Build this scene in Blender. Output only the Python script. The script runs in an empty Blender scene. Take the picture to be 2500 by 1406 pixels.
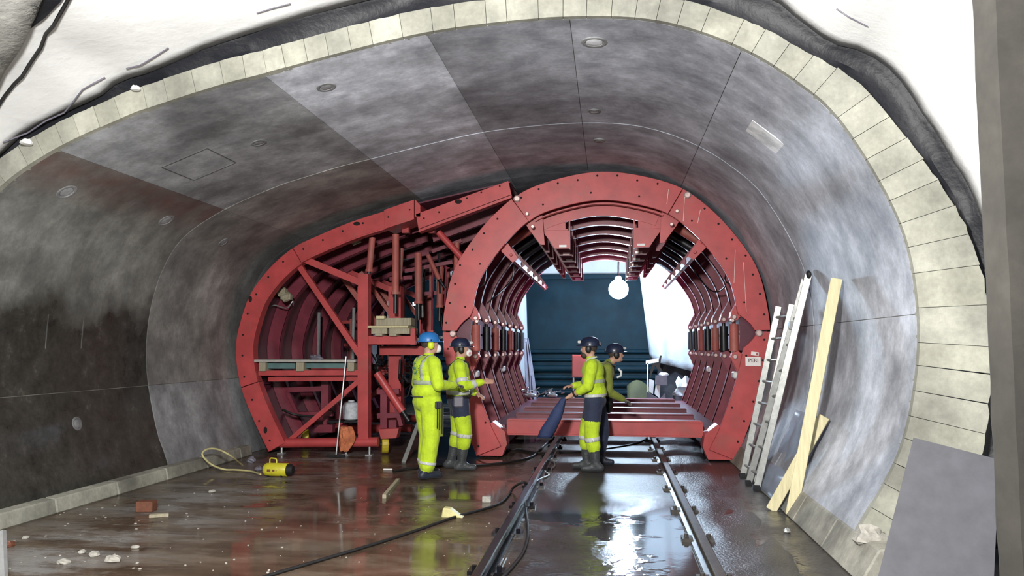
import bpy, bmesh, math, random
from mathutils import Vector, Matrix, noise as mnoise
random.seed(7)
S = bpy.context.scene
COL = S.collection

# ------------------------------------------------------------------ camera
FPX, CX, CY, CAMZ = 1900.0, 1250.0, 703.0, 1.6          # focal length in pixels of the 2500 x 1406 frame
PITCH = math.atan(145 / FPX)
YAW = math.atan(238 / FPX * math.cos(PITCH))
cam_data = bpy.data.cameras.new('camera'); cam = bpy.data.objects.new('camera', cam_data); COL.objects.link(cam)
cam_data.sensor_width = 36; cam_data.lens = FPX / 2500 * 36; cam_data.clip_start = 0.05; cam_data.clip_end = 200
cam.location = (0, 0, CAMZ); cam.rotation_euler = (math.pi / 2 + PITCH, 0, YAW)
S.camera = cam

# ------------------------------------------------------------------ world, lamps, exposure
w = bpy.data.worlds.new('world'); S.world = w; w.use_nodes = True
w.node_tree.nodes['Background'].inputs[0].default_value = (0.75, 0.85, 1, 1)
w.node_tree.nodes['Background'].inputs[1].default_value = 0.03

def area_light(name, loc, target, size, power, col):
    d = bpy.data.lights.new(name, 'AREA'); d.shape = 'SQUARE'; d.size = size; d.energy = power; d.color = col
    o = bpy.data.objects.new(name, d); COL.objects.link(o); o.location = loc
    o.rotation_euler = (Vector(target) - Vector(loc)).to_track_quat('-Z', 'Y').to_euler()
    return o
area_light('work_floodlight', (-0.9, 0.7, 2.9), (-0.6, 9.0, 2.0), 0.45, 740, (1.0, 0.98, 0.94))
S.view_settings.view_transform = 'Standard'; S.view_settings.look = 'None'
S.view_settings.gamma = 1; S.view_settings.use_curve_mapping = False
S.view_settings.exposure = 0.15
S.cycles.use_denoising = True
S.cycles.max_bounces = 5; S.cycles.diffuse_bounces = 3; S.cycles.glossy_bounces = 3; S.cycles.sample_clamp_indirect = 5
S.cycles.use_adaptive_sampling = True; S.cycles.adaptive_threshold = 0.05; S.cycles.adaptive_min_samples = 16
S.cycles.caustics_reflective = False; S.cycles.caustics_refractive = False

# ------------------------------------------------------------------ pixel -> point helpers
_R = Vector((math.cos(YAW), math.sin(YAW), 0))
_F = Vector((-math.sin(YAW) * math.cos(PITCH), math.cos(YAW) * math.cos(PITCH), math.sin(PITCH)))
_U = _R.cross(_F)
def ray(x, y): return _R * ((x - CX) / FPX) + _U * ((CY - y) / FPX) + _F
def atY(x, y, Y):
    d = ray(x, y); return Vector((0, 0, CAMZ)) + d * (Y / d.y)
def atZ(x, y, Z=0.0):
    d = ray(x, y); return Vector((0, 0, CAMZ)) + d * ((Z - CAMZ) / d.z)
def xz(x, y, Y):
    p = atY(x, y, Y); return (p.x, p.z)

# ------------------------------------------------------------------ materials
def new_mat(name):
    m = bpy.data.materials.new(name); m.use_nodes = True
    nt = m.node_tree; b = nt.nodes['Principled BSDF']
    return m, nt, b
def nnode(nt, t, **kw):
    n = nt.nodes.new(t)
    for k, v in kw.items(): setattr(n, k, v)
    return n
def coords(nt, scale=(1, 1, 1), kind='Object'):
    tc = nnode(nt, 'ShaderNodeTexCoord'); mp = nnode(nt, 'ShaderNodeMapping')
    mp.inputs['Scale'].default_value = scale
    nt.links.new(tc.outputs[kind], mp.inputs['Vector']); return mp.outputs['Vector']
def noise_tex(nt, vec, scale, detail=5, rough=0.6):
    n = nnode(nt, 'ShaderNodeTexNoise'); n.inputs['Scale'].default_value = scale
    n.inputs['Detail'].default_value = detail; n.inputs['Roughness'].default_value = rough
    nt.links.new(vec, n.inputs['Vector']); return n.outputs['Fac']
def ramp(nt, fac, stops):
    r = nnode(nt, 'ShaderNodeValToRGB'); e = r.color_ramp.elements
    while len(e) < len(stops): e.new(0.5)
    for i, (p, c) in enumerate(stops):
        e[i].position = p
        c = c if isinstance(c, (tuple, list)) else (c, c, c)
        e[i].color = (*c[:3], 1)
    nt.links.new(fac, r.inputs['Fac']); return r.outputs['Color']
def mixc(nt, fac, a, b, mode='MIX'):
    n = nnode(nt, 'ShaderNodeMix', data_type='RGBA', blend_type=mode)
    for sock, v in ((n.inputs['Factor'], fac), (n.inputs[6], a), (n.inputs[7], b)):
        if hasattr(v, 'is_linked'): nt.links.new(v, sock)
        elif isinstance(v, (tuple, list)): sock.default_value = (*v[:3], 1)
        else: sock.default_value = v
    return n.outputs[2]
def mth(nt, op, a, b=None, clamp=False):
    n = nnode(nt, 'ShaderNodeMath', operation=op); n.use_clamp = clamp
    for i, v in enumerate((a, b)):
        if v is None: continue
        if hasattr(v, 'is_linked'): nt.links.new(v, n.inputs[i])
        else: n.inputs[i].default_value = v
    return n.outputs[0]
def bump(nt, b, h, strength=0.3, dist=0.01):
    n = nnode(nt, 'ShaderNodeBump'); n.inputs['Strength'].default_value = strength; n.inputs['Distance'].default_value = dist
    nt.links.new(h, n.inputs['Height']); nt.links.new(n.outputs[0], b.inputs['Normal'])

def simple(name, col, rough=0.5, metal=0.0, var=0.25, scale=6.0, bump_s=0.15, emit=None, trans=0.0, spec=0.5, alpha=1.0, dirt=None):
    m, nt, b = new_mat(name)
    v = coords(nt); f = noise_tex(nt, v, scale)
    dark = tuple(c * (1 - var) for c in col); lite = tuple(min(1, c * (1 + var * 0.6)) for c in col)
    c = ramp(nt, f, [(0.3, dark), (0.7, lite)])
    if dirt:
        f2 = noise_tex(nt, v, scale * 0.55, 8, 0.7)
        k = ramp(nt, f2, [(0.52, 0.0), (0.68, 1.0)])
        c = mixc(nt, mth(nt, 'MULTIPLY', k, dirt[1]), c, dirt[0])
    nt.links.new(c, b.inputs['Base Color'])
    b.inputs['Roughness'].default_value = rough; b.inputs['Metallic'].default_value = metal
    b.inputs['Specular IOR Level'].default_value = spec
    if trans: b.inputs['Transmission Weight'].default_value = trans
    if alpha < 1: b.inputs['Alpha'].default_value = alpha
    if bump_s: bump(nt, b, noise_tex(nt, v, scale * 5, 4), bump_s, 0.01)
    if emit:
        b.inputs['Emission Color'].default_value = (*emit[0], 1); b.inputs['Emission Strength'].default_value = emit[1]
    return m

M = {}
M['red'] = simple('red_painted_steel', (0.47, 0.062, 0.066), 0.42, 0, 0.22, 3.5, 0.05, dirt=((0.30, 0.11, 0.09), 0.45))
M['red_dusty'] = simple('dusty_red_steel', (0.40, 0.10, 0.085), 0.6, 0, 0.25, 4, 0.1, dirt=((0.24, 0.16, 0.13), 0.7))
M['red_in'] = simple('shaded_red_steel', (0.21, 0.036, 0.058), 0.38, 0, 0.35, 3, 0.06)  # front red darkened and purpled; shade inside the formwork is in the colour
M['red_skin'] = simple('red_inner_skin', (0.115, 0.025, 0.048), 0.32, 0, 0.3, 2.5, 0.05)  # dim bluish interior light worked into a darker, purplish red
M['hole'] = simple('dark_hole', (0.012, 0.006, 0.006), 0.9, 0, 0, 5, 0)
M['pin'] = simple('worn_steel_pin', (0.6, 0.45, 0.43), 0.35, 0.5, 0.2, 20, 0)
M['dark'] = simple('dark_oily_steel', (0.02, 0.02, 0.024), 0.4, 0.3, 0.4, 12, 0.1)
M['rail'] = simple('wet_black_rail_steel', (0.010, 0.010, 0.013), 0.18, 0.3, 0.5, 8, 0.1)
M['railw'] = simple('muddy_rail_steel', (0.06, 0.055, 0.05), 0.35, 0.2, 0.5, 8, 0.2)
M['rubber'] = simple('black_rubber', (0.012, 0.012, 0.013), 0.45, 0, 0.2, 10, 0.05)
M['alu'] = simple('aluminium', (0.40, 0.41, 0.40), 0.42, 0.55, 0.25, 14, 0.05, dirt=((0.3, 0.3, 0.29), 0.4))
M['galv'] = simple('galvanised_steel', (0.42, 0.43, 0.44), 0.4, 0.6, 0.2, 14, 0.05)
M['yellow'] = simple('yellow_paint', (0.55, 0.50, 0.03), 0.4, 0, 0.15, 12, 0.03)
M['wheel'] = simple('yellow_wheel', (0.55, 0.42, 0.03), 0.5, 0, 0.25, 12, 0.05)
M['white'] = simple('white_plastic', (0.78, 0.78, 0.78), 0.4, 0, 0.08, 10, 0.03)
M['sign'] = simple('white_sign', (0.85, 0.80, 0.78), 0.5, 0, 0.05, 10, 0)
M['signtxt'] = simple('dark_print', (0.09, 0.05, 0.05), 0.6, 0, 0.1, 10, 0)
M['orange'] = simple('orange_cloth', (0.62, 0.20, 0.09), 0.85, 0, 0.35, 22, 0.5)
M['teal_ply'] = simple('teal_film_plywood', (0.10, 0.19, 0.19), 0.5, 0, 0.3, 4, 0.05)
M['pale_board'] = simple('pale_board', (0.42, 0.40, 0.37), 0.7, 0, 0.2, 6, 0.1)
M['brick'] = simple('wet_brick', (0.16, 0.06, 0.035), 0.45, 0, 0.3, 25, 0.4)
M['rubble'] = simple('pale_rubble', (0.36, 0.345, 0.31), 0.8, 0, 0.25, 30, 0.4)
M['blueplastic'] = simple('blue_cloth', (0.020, 0.036, 0.11), 0.75, 0, 0.3, 9, 0.3)
M['olive'] = simple('olive_tarp', (0.030, 0.032, 0.004), 0.8, 0, 0.3, 5, 0.3)
M['teal'] = simple('dark_teal_steel', (0.004, 0.025, 0.040), 0.6, 0, 0.35, 2, 0.1, spec=0.2)
M['bag'] = simple('clear_plastic_bag', (0.62, 0.66, 0.72), 0.35, 0, 0.3, 18, 0.6)
M['grey_box'] = simple('grey_box', (0.16, 0.15, 0.19), 0.5, 0, 0.2, 8, 0.05)
M['shot'] = simple('shotcrete', (0.36, 0.36, 0.34), 0.9, 0, 0.4, 5, 1.0)
M['greyply'] = simple('grey_board', (0.075, 0.075, 0.09), 0.7, 0, 0.18, 9, 0.05)
M['lampgrey'] = simple('lamp_housing', (0.3, 0.3, 0.3), 0.5, 0.3, 0.1, 10, 0)
M['lens'] = simple('dark_lens', (0.02, 0.02, 0.02), 0.1, 0, 0, 5, 0)

def mat_wood(name, a, bcol):
    m, nt, b = new_mat(name)
    v = coords(nt, (1, 1, 1), 'Generated'); v2 = coords(nt, (14, 14, 1.2))
    f = noise_tex(nt, v2, 3, 6, 0.65)
    c = ramp(nt, f, [(0.3, bcol), (0.7, a)])
    nt.links.new(c, b.inputs['Base Color']); b.inputs['Roughness'].default_value = 0.7
    bump(nt, b, f, 0.15, 0.004); return m
M['wood'] = mat_wood('pale_timber', (0.70, 0.64, 0.40), (0.50, 0.45, 0.27))
M['wood_dim'] = mat_wood('site_timber', (0.42, 0.38, 0.27), (0.25, 0.22, 0.16))

def mat_concrete(name, base, tint=True, stain=False, rough=0.6, mott_f=0.8):
    m, nt, b = new_mat(name)
    v = coords(nt)
    big = noise_tex(nt, v, 0.9, 6, 0.62)
    vs = coords(nt, (0.8, 2.0, 0.8)); streak = noise_tex(nt, vs, 1.9, 8, 0.72)
    fine = noise_tex(nt, v, 26, 4, 0.7)
    c = ramp(nt, big, [(0.32, tuple(x * 0.5 for x in base)), (0.52, tuple(x * 0.95 for x in base)), (0.70, tuple(min(1, x * 1.4) for x in base))])
    k = ramp(nt, streak, [(0.34, 0.55), (0.5, 0.9), (0.66, 1.2)])
    c = mixc(nt, 0.5, c, k, 'MULTIPLY')
    mott = noise_tex(nt, v, 2.6, 10, 0.7)
    km = ramp(nt, mott, [(0.36, (0.62, 0.63, 0.66)), (0.5, (0.95, 0.95, 0.96)), (0.62, (1.3, 1.3, 1.32))])
    c = mixc(nt, mott_f, c, km, 'MULTIPLY')
    k2 = ramp(nt, fine, [(0.25, 0.78), (0.7, 1.08)])
    c = mixc(nt, 0.7, c, k2, 'MULTIPLY')
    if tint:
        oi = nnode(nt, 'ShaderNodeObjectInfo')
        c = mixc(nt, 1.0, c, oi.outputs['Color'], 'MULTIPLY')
    r = rough
    if stain:
        sx = nnode(nt, 'ShaderNodeSeparateXYZ'); nt.links.new(v, sx.inputs[0])
        nz = noise_tex(nt, v, 0.8, 6, 0.62)
        lim = mth(nt, 'ADD', mth(nt, 'MULTIPLY', nz, 2.3), 0.95)
        d = mth(nt, 'SUBTRACT', lim, sx.outputs['Z'])
        mask = ramp(nt, mth(nt, 'ADD', mth(nt, 'MULTIPLY', d, 1.3), 0.5, True), [(0.2, 0.0), (0.8, 1.0)])
        grain = ramp(nt, noise_tex(nt, v, 5, 8, 0.75), [(0.35, (0.010, 0.011, 0.009)), (0.6, (0.036, 0.037, 0.032)), (0.78, (0.13, 0.13, 0.12))])
        c = mixc(nt, mth(nt, 'MULTIPLY', mask, 0.93), c, grain)
        # red oxide bleeding down from the seam
        rz = mth(nt, 'ABSOLUTE', mth(nt, 'SUBTRACT', sx.outputs['Z'], 3.24))
        rm = mth(nt, 'SUBTRACT', 1.0, mth(nt, 'MULTIPLY', rz, 4.2), True)
        rm = mth(nt, 'MULTIPLY', rm, ramp(nt, noise_tex(nt, v, 3, 5), [(0.3, 0.35), (0.6, 1.0)]))
        c = mixc(nt, mth(nt, 'MULTIPLY', rm, 0.6), c, (0.15, 0.055, 0.045))
        rr = mth(nt, 'SUBTRACT', rough, mth(nt, 'MULTIPLY', mask, 0.28))
        nt.links.new(rr, b.inputs['Roughness'])
    else:
        b.inputs['Roughness'].default_value = r
    nt.links.new(c, b.inputs['Base Color'])
    bump(nt, b, fine, 0.12, 0.006)
    return m
M['conc'] = mat_concrete('lining_concrete', (0.40, 0.415, 0.45))
M['conc_stain'] = mat_concrete('wet_stained_lining_concrete', (0.24, 0.245, 0.235), stain=True, rough=0.52)
M['face'] = mat_concrete('board_marked_concrete', (0.36, 0.36, 0.31), rough=0.8, mott_f=0.35)
M['kerb'] = mat_concrete('kerb_concrete', (0.34, 0.34, 0.30), rough=0.75)
M['pillar'] = mat_concrete('shaded_rough_concrete', (0.026, 0.024, 0.020), rough=0.9)  # near-black base colour puts the pillar's shade into the concrete
M['patch'] = mat_concrete('patch_concrete', (0.40, 0.41, 0.43))

def mat_membrane(name, col, rough, bs):
    m, nt, b = new_mat(name)
    v = coords(nt); f = noise_tex(nt, v, 1.6, 4, 0.5)
    c = ramp(nt, f, [(0.3, tuple(x * 0.9 for x in col)), (0.7, col)])
    nt.links.new(c, b.inputs['Base Color']); b.inputs['Roughness'].default_value = rough
    bump(nt, b, noise_tex(nt, v, 3.5, 5, 0.6), bs, 0.05); return m
M['membrane'] = mat_membrane('white_membrane', (0.93, 0.94, 0.94), 0.6, 0.25)
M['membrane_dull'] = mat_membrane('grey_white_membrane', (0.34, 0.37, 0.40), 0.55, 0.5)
M['black_sheet'] = mat_membrane('black_membrane', (0.009, 0.010, 0.015), 0.55, 0.4)

def mat_floor():
    m, nt, b = new_mat('wet_muddy_floor')
    v = coords(nt)
    big = noise_tex(nt, v, 0.45, 6, 0.6); mid = noise_tex(nt, coords(nt, (1, 2.2, 1)), 1.4, 7, 0.65); fine = noise_tex(nt, v, 30, 4, 0.7)
    c = ramp(nt, mid, [(0.28, (0.035, 0.021, 0.014)), (0.5, (0.085, 0.058, 0.040)), (0.72, (0.16, 0.125, 0.095))])
    # silty grey-white wash along the left kerb
    sx = nnode(nt, 'ShaderNodeSeparateXYZ'); nt.links.new(v, sx.inputs[0])
    dx = mth(nt, 'ABSOLUTE', mth(nt, 'ADD', sx.outputs['X'], 4.3)); 
    lm = mth(nt, 'SUBTRACT', 1.15, mth(nt, 'MULTIPLY', dx, 0.85), True)
    silt_n = noise_tex(nt, coords(nt, (0.55, 1.6, 1)), 1.5, 9, 0.72)
    silt = mth(nt, 'MULTIPLY', lm, ramp(nt, silt_n, [(0.45, 0.0), (0.58, 1.0)]))
    c = mixc(nt, mth(nt, 'MULTIPLY', silt, 0.8), c, (0.25, 0.245, 0.24))
    # dark slurry right of and between the rails
    rm = ramp(nt, mth(nt, 'ADD', mth(nt, 'MULTIPLY', sx.outputs['X'], 0.5), 0.9, True), [(0.3, 0.0), (0.6, 1.0)])
    c = mixc(nt, mth(nt, 'MULTIPLY', rm, 0.8), c, (0.030, 0.031, 0.034))
    nt.links.new(c, b.inputs['Base Color'])
    # standing water: smooth where the puddle mask is high
    pud = ramp(nt, big, [(0.36, 0.0), (0.50, 1.0)])
    far = mth(nt, 'MULTIPLY', mth(nt, 'SUBTRACT', sx.outputs['Y'], 7.6), 0.7, True)
    rough_k = mth(nt, 'MAXIMUM', mth(nt, 'SUBTRACT', 1.0, pud), mth(nt, 'MAXIMUM', mth(nt, 'MULTIPLY', silt, 0.9), mth(nt, 'MULTIPLY', mth(nt, 'MULTIPLY', far, rm), 0.85)), True)
    nt.links.new(mth(nt, 'ADD', mth(nt, 'MULTIPLY', rough_k, 0.3), 0.075), b.inputs['Roughness'])
    b.inputs['IOR'].default_value = 1.33
    hgt = mth(nt, 'MULTIPLY', fine, mth(nt, 'ADD', mth(nt, 'MULTIPLY', rough_k, 1.0), 0.015))
    swell = mth(nt, 'MULTIPLY', noise_tex(nt, v, 5, 3), mth(nt, 'ADD', mth(nt, 'MULTIPLY', rough_k, 1.2), 0.05))
    bump(nt, b, mth(nt, 'ADD', hgt, swell), 0.42, 0.025)
    return m
M['floor'] = mat_floor()

def emis(name, col, s):
    m, nt, b = new_mat(name); b.inputs['Base Color'].default_value = (0.8, 0.8, 0.8, 1)
    b.inputs['Emission Color'].default_value = (*col, 1); b.inputs['Emission Strength'].default_value = s; return m
M['lamp'] = emis('lit_lamp_globe', (0.62, 0.80, 1.0), 470)
M['glow_cyan'] = emis('cyan_glow', (0.45, 0.9, 1.0), 6)

# ------------------------------------------------------------------ mesh builder
class MB:
    def __init__(s): s.v = []; s.f = []; s.m = []
    def add(s, vs, fs, mi=0):
        n = len(s.v); s.v += [Vector(p) for p in vs]; s.f += [tuple(i + n for i in f) for f in fs]; s.m += [mi] * len(fs); return s
    def box(s, c, d, rot=None, mi=0):
        c = Vector(c); hx, hy, hz = (x / 2 for x in d)
        vs = [Vector((x, y, z)) for x in (-hx, hx) for y in (-hy, hy) for z in (-hz, hz)]
        if rot is not None: vs = [rot @ p for p in vs]
        return s.add([p + c for p in vs], [(0, 1, 3, 2), (4, 6, 7, 5), (0, 4, 5, 1), (2, 3, 7, 6), (0, 2, 6, 4), (1, 5, 7, 3)], mi)
    def bar(s, a, b, w, h, up=(0, 1, 0), mi=0):
        a, b = Vector(a), Vector(b); z = (b - a); L = z.length; z.normalize()
        x = Vector(up).cross(z)
        if x.length < 1e-4: x = Vector((1, 0, 0)).cross(z)
        x.normalize(); y = z.cross(x)
        return s.box((a + b) / 2, (w, h, L), Matrix((x, y, z)).transposed(), mi)
    def tube(s, pts, r, n=8, mi=0, cap=True):
        pts = [Vector(p) for p in pts]; rs = r if isinstance(r, (list, tuple)) else [r] * len(pts)
        vs = []; pv = None
        for i, p in enumerate(pts):
            t = (pts[min(i + 1, len(pts) - 1)] - pts[max(i - 1, 0)]).normalized()
            if pv is None:
                pv = t.cross(Vector((0, 0, 1)))
                if pv.length < 0.05: pv = t.cross(Vector((1, 0, 0)))
            else: pv = pv - t * pv.dot(t)
            pv.normalize(); q = t.cross(pv)
            for k in range(n):
                a = 2 * math.pi * k / n; vs.append(p + (pv * math.cos(a) + q * math.sin(a)) * rs[i])
        fs = []
        for i in range(len(pts) - 1):
            for k in range(n):
                a = i * n + k; b2 = i * n + (k + 1) % n; fs.append((a, b2, b2 + n, a + n))
        if cap: fs += [tuple(range(n))[::-1], tuple(range((len(pts) - 1) * n, len(pts) * n))]
        return s.add(vs, fs, mi)
    def prism(s, poly, y0, y1, mi=0):          # polygon in x,z pushed along y
        n = len(poly)
        vs = [(x, y0, z) for x, z in poly] + [(x, y1, z) for x, z in poly]
        fs = [tuple(range(n)), tuple(range(2 * n - 1, n - 1, -1))] + [(i, i + n, (i + 1) % n + n, (i + 1) % n) for i in range(n)]
        return s.add(vs, fs, mi)
    def band(s, A, B, y0, y1, mi=0, caps=True):      # curved band between two x,z polylines, pushed along y
        n = len(A); vs = []
        for (ax, az), (bx, bz) in zip(A, B):
            vs += [(ax, y0, az), (bx, y0, bz), (bx, y1, bz), (ax, y1, az)]
        fs = []
        for i in range(n - 1):
            o = 4 * i
            for k in range(4): fs.append((o + k, o + (k + 1) % 4, o + 4 + (k + 1) % 4, o + 4 + k))
        if caps: fs += [(3, 2, 1, 0), tuple(4 * (n - 1) + k for k in range(4))]
        return s.add(vs, fs, mi)
    def ell(s, c, r, rot=None, nu=12, nv=8, mi=0):
        c = Vector(c); vs = []; fs = []
        for j in range(nv + 1):
            th = math.pi * j / nv
            for i in range(nu):
                ph = 2 * math.pi * i / nu
                p = Vector((r[0] * math.sin(th) * math.cos(ph), r[1] * math.sin(th) * math.sin(ph), r[2] * math.cos(th)))
                if rot is not None: p = rot @ p
                vs.append(c + p)
        for j in range(nv):
            for i in range(nu):
                a = j * nu + i; b = j * nu + (i + 1) % nu; fs.append((a, a + nu, b + nu, b))
        return s.add(vs, fs, mi)
    def lathe(s, prof, c, axis=(0, 0, 1), n=20, mi=0):        # profile of (radius, height)
        z = Vector(axis).normalized(); x = z.cross(Vector((0, 1, 0)))
        if x.length < 0.05: x = z.cross(Vector((1, 0, 0)))
        x.normalize(); y = z.cross(x); c = Vector(c); vs = []; fs = []
        for r, h in prof:
            for k in range(n):
                a = 2 * math.pi * k / n; vs.append(c + z * h + (x * math.cos(a) + y * math.sin(a)) * r)
        for j in range(len(prof) - 1):
            for k in range(n):
                a = j * n + k; b = j * n + (k + 1) % n; fs.append((a, b, b + n, a + n))
        fs += [tuple(range(n))[::-1], tuple(range((len(prof) - 1) * n, len(prof) * n))]
        return s.add(vs, fs, mi)
    def grid(s, rows, mi=0):
        n = len(rows[0]); vs = [p for r in rows for p in r]
        fs = [(j * n + i, j * n + i + 1, (j + 1) * n + i + 1, (j + 1) * n + i) for j in range(len(rows) - 1) for i in range(n - 1)]
        return s.add(vs, fs, mi)

ORG = {}
def build(mb, name, mat, parent=None, smooth=False, bevel=0.0, solid=0.0, origin=None):
    if parent is not None: org = ORG[parent]
    elif origin is not None: org = Vector(origin)
    else:
        xs = [p.x for p in mb.v]; ys = [p.y for p in mb.v]; zs = [p.z for p in mb.v]
        org = Vector(((min(xs) + max(xs)) / 2, (min(ys) + max(ys)) / 2, min(zs)))
    me = bpy.data.meshes.new(name)
    me.from_pydata([p - org for p in mb.v], [], mb.f)
    mats = mat if isinstance(mat, (list, tuple)) else [mat]
    for m in mats: me.materials.append(M[m])
    if len(mats) > 1: me.polygons.foreach_set('material_index', mb.m)
    me.validate()
    bm = bmesh.new(); bm.from_mesh(me); bmesh.ops.recalc_face_normals(bm, faces=bm.faces); bm.to_mesh(me); bm.free()
    if smooth:
        me.polygons.foreach_set('use_smooth', [True] * len(me.polygons)); me.set_sharp_from_angle(angle=math.radians(42))
    o = bpy.data.objects.new(name, me); COL.objects.link(o)
    if parent is not None: o.parent = parent
    else: o.location = org
    ORG[o] = org
    if bevel:
        md = o.modifiers.new('bevel', 'BEVEL'); md.width = bevel; md.segments = 1; md.limit_method = 'ANGLE'
    if solid:
        md = o.modifiers.new('solidify', 'SOLIDIFY'); md.thickness = solid; md.offset = 0
    return o
def thing(name, loc=(0, 0, 0)):
    o = bpy.data.objects.new(name, None); COL.objects.link(o); o.location = loc; o.empty_display_size = 0.2
    ORG[o] = Vector(loc); return o
def tag(o, label=None, cat=None, group=None, kind=None):
    if label: o['label'] = label
    if cat: o['category'] = cat
    if group: o['group'] = group
    if kind: o['kind'] = kind
    return o
def struct(o, label=None): o['kind'] = 'structure'; 
def lettering(txt, size, mtx, mat, parent, name='lettering', depth=0.002):
    cu = bpy.data.curves.new('t', 'FONT'); cu.body = txt; cu.size = size; cu.align_x = 'CENTER'; cu.align_y = 'CENTER'; cu.extrude = depth; cu.offset = size * 0.012
    t = bpy.data.objects.new('t', cu); COL.objects.link(t); bpy.context.view_layer.update()
    me = bpy.data.meshes.new_from_object(t); bpy.data.objects.remove(t); bpy.data.curves.remove(cu)
    me.transform(Matrix.Translation(-ORG[parent]) @ mtx); me.materials.clear(); me.materials.append(M[mat])
    o = bpy.data.objects.new(name, me); COL.objects.link(o); o.parent = parent; ORG[o] = ORG[parent]; return o
FACE_CAM = Matrix.Rotation(math.pi / 2, 4, 'X')      # text standing up, read from the -y side

# ------------------------------------------------------------------ curves in the x,z plane
def catmull(P, n=14):
    P = [Vector((p[0], p[1])) for p in P]; out = []
    for i in range(len(P) - 1):
        p0 = P[i - 1] if i else P[0] * 2 - P[1]; p1, p2 = P[i], P[i + 1]; p3 = P[i + 2] if i + 2 < len(P) else P[-1] * 2 - P[-2]
        for k in range(n):
            t = k / n
            out.append(0.5 * ((2 * p1) + (p2 - p0) * t + (2 * p0 - 5 * p1 + 4 * p2 - p3) * t * t + (3 * p1 - p0 - 3 * p2 + p3) * t ** 3))
    out.append(P[-1]); return out
class Curve2:
    def __init__(s, P, smooth=True):
        s.p = catmull(P) if smooth else [Vector(q) for q in P]
        s.L = [0.0]
        for a, b in zip(s.p, s.p[1:]): s.L.append(s.L[-1] + (b - a).length)
        s.len = s.L[-1]
    def at(s, l, off=0.0):                       # point at arc length; off > 0 goes inside (right hand of travel)
        l = max(0.0, min(s.len, l)); i = 0
        lo, hi = 0, len(s.L) - 2
        while lo < hi:
            mid = (lo + hi + 1) // 2
            if s.L[mid] <= l: lo = mid
            else: hi = mid - 1
        i = lo; a, b = s.p[i], s.p[i + 1]; t = (l - s.L[i]) / max(1e-9, s.L[i + 1] - s.L[i])
        p = a.lerp(b, t)
        i0, i1 = max(0, i - 2), min(len(s.p) - 1, i + 3)
        d = (s.p[i1] - s.p[i0]).normalized(); nrm = Vector((d.y, -d.x))
        q = p + nrm * off; return (q.x, q.y)
    def near(s, x, z):
        q = Vector((x, z)); k = min(range(len(s.p)), key=lambda i: (s.p[i] - q).length); return s.L[k]
    def seg(s, a, b, off=0.0, n=16):
        return [s.at(a + (b - a) * i / n, off(a + (b - a) * i / n) if callable(off) else off) for i in range(n + 1)]

# ================================================================== THE SETTING
Y0, YJ, YF, YR = 6.15, 9.17, 11.3, 17.4      # lining end face, pour joint, formwork front, formwork rear
INTR = Curve2([(-5.43, 0.0), (-5.45, 0.2), (-5.58, 0.5), (-5.70, 0.95), (-5.77, 1.35), (-5.78, 1.75), (-5.72, 2.2), (-5.58, 2.62), (-5.32, 3.0),
               (-4.80, 3.33), (-4.14, 3.60), (-3.88, 3.68), (-3.29, 3.84), (-2.91, 3.92), (-2.19, 4.08), (-1.49, 4.21), (-0.80, 4.27), (-0.26, 4.28),
               (0.26, 4.24), (0.70, 4.12), (1.12, 3.92), (1.48, 3.66), (1.76, 3.38), (2.06, 2.86), (2.24, 2.38), (2.30, 1.81), (2.25, 1.28), (2.11, 0.78), (1.80, 0.22), (1.70, 0.0)])
_TH = [(4.24, .20), (3.74, .215), (3.55, .265), (3.41, .29), (3.2, .31), (3.0, .335), (2.76, .36), (2.4, .43), (1.8, .50), (0.0, .56)]
def thick(l):
    x, z = INTR.at(l)
    if x < 0.2 or z >= 4.24: return 0.20
    for (za, ta), (zb, tb) in zip(_TH, _TH[1:]):
        if z >= zb: return ta + (tb - ta) * (za - z) / (za - zb)
    return .56

# ---- floor
mb = MB(); mb.grid([[(x, y, 0) for x in [-9 + 0.75 * i for i in range(25)]] for y in [-4 + 1.2 * j for j in range(26)]])
o = build(mb, 'floor', 'floor', origin=(0, 0, 0)); struct(o)

# ---- lining: panels between the seams of the shuttering
lin = thing('wall_lining'); struct(lin)
seams = [0.0] + [INTR.near(*q) for q in ((-5.70, 1.12), (-4.80, 3.33), (-2.91, 3.92), (-1.49, 4.21), (-0.28, 4.28), (1.07, 3.94), (2.30, 1.84))] + [INTR.len]
rings = [(Y0 + 0.05, YJ, 0.0), (YJ, 11.75, 0.006), (11.75, YR, 0.006)]
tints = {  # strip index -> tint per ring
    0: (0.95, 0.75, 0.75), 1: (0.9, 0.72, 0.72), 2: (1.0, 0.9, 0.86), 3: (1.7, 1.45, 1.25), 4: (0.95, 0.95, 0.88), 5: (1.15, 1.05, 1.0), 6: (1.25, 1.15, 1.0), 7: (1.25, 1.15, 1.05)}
for r, (ya, yb, inset) in enumerate(rings):
    for k in range(8):
        a, b = seams[k] + 0.003, seams[k + 1] - 0.003
        n = max(6, int((b - a) / 0.16))
        mb = MB(); mb.band(INTR.seg(a, b, inset, n), INTR.seg(a, b, -0.16, n), ya + 0.002, yb - 0.002)
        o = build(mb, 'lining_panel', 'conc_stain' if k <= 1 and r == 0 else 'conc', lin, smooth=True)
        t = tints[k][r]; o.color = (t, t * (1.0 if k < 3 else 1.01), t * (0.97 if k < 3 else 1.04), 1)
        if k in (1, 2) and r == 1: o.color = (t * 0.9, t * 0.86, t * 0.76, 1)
mb = MB(); mb.band(INTR.seg(0, INTR.len, -0.010, 90), INTR.seg(0, INTR.len, -0.19, 90), Y0 + 0.08, YR - 0.05)
build(mb, 'lining_core', 'kerb', lin, smooth=False)

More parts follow.
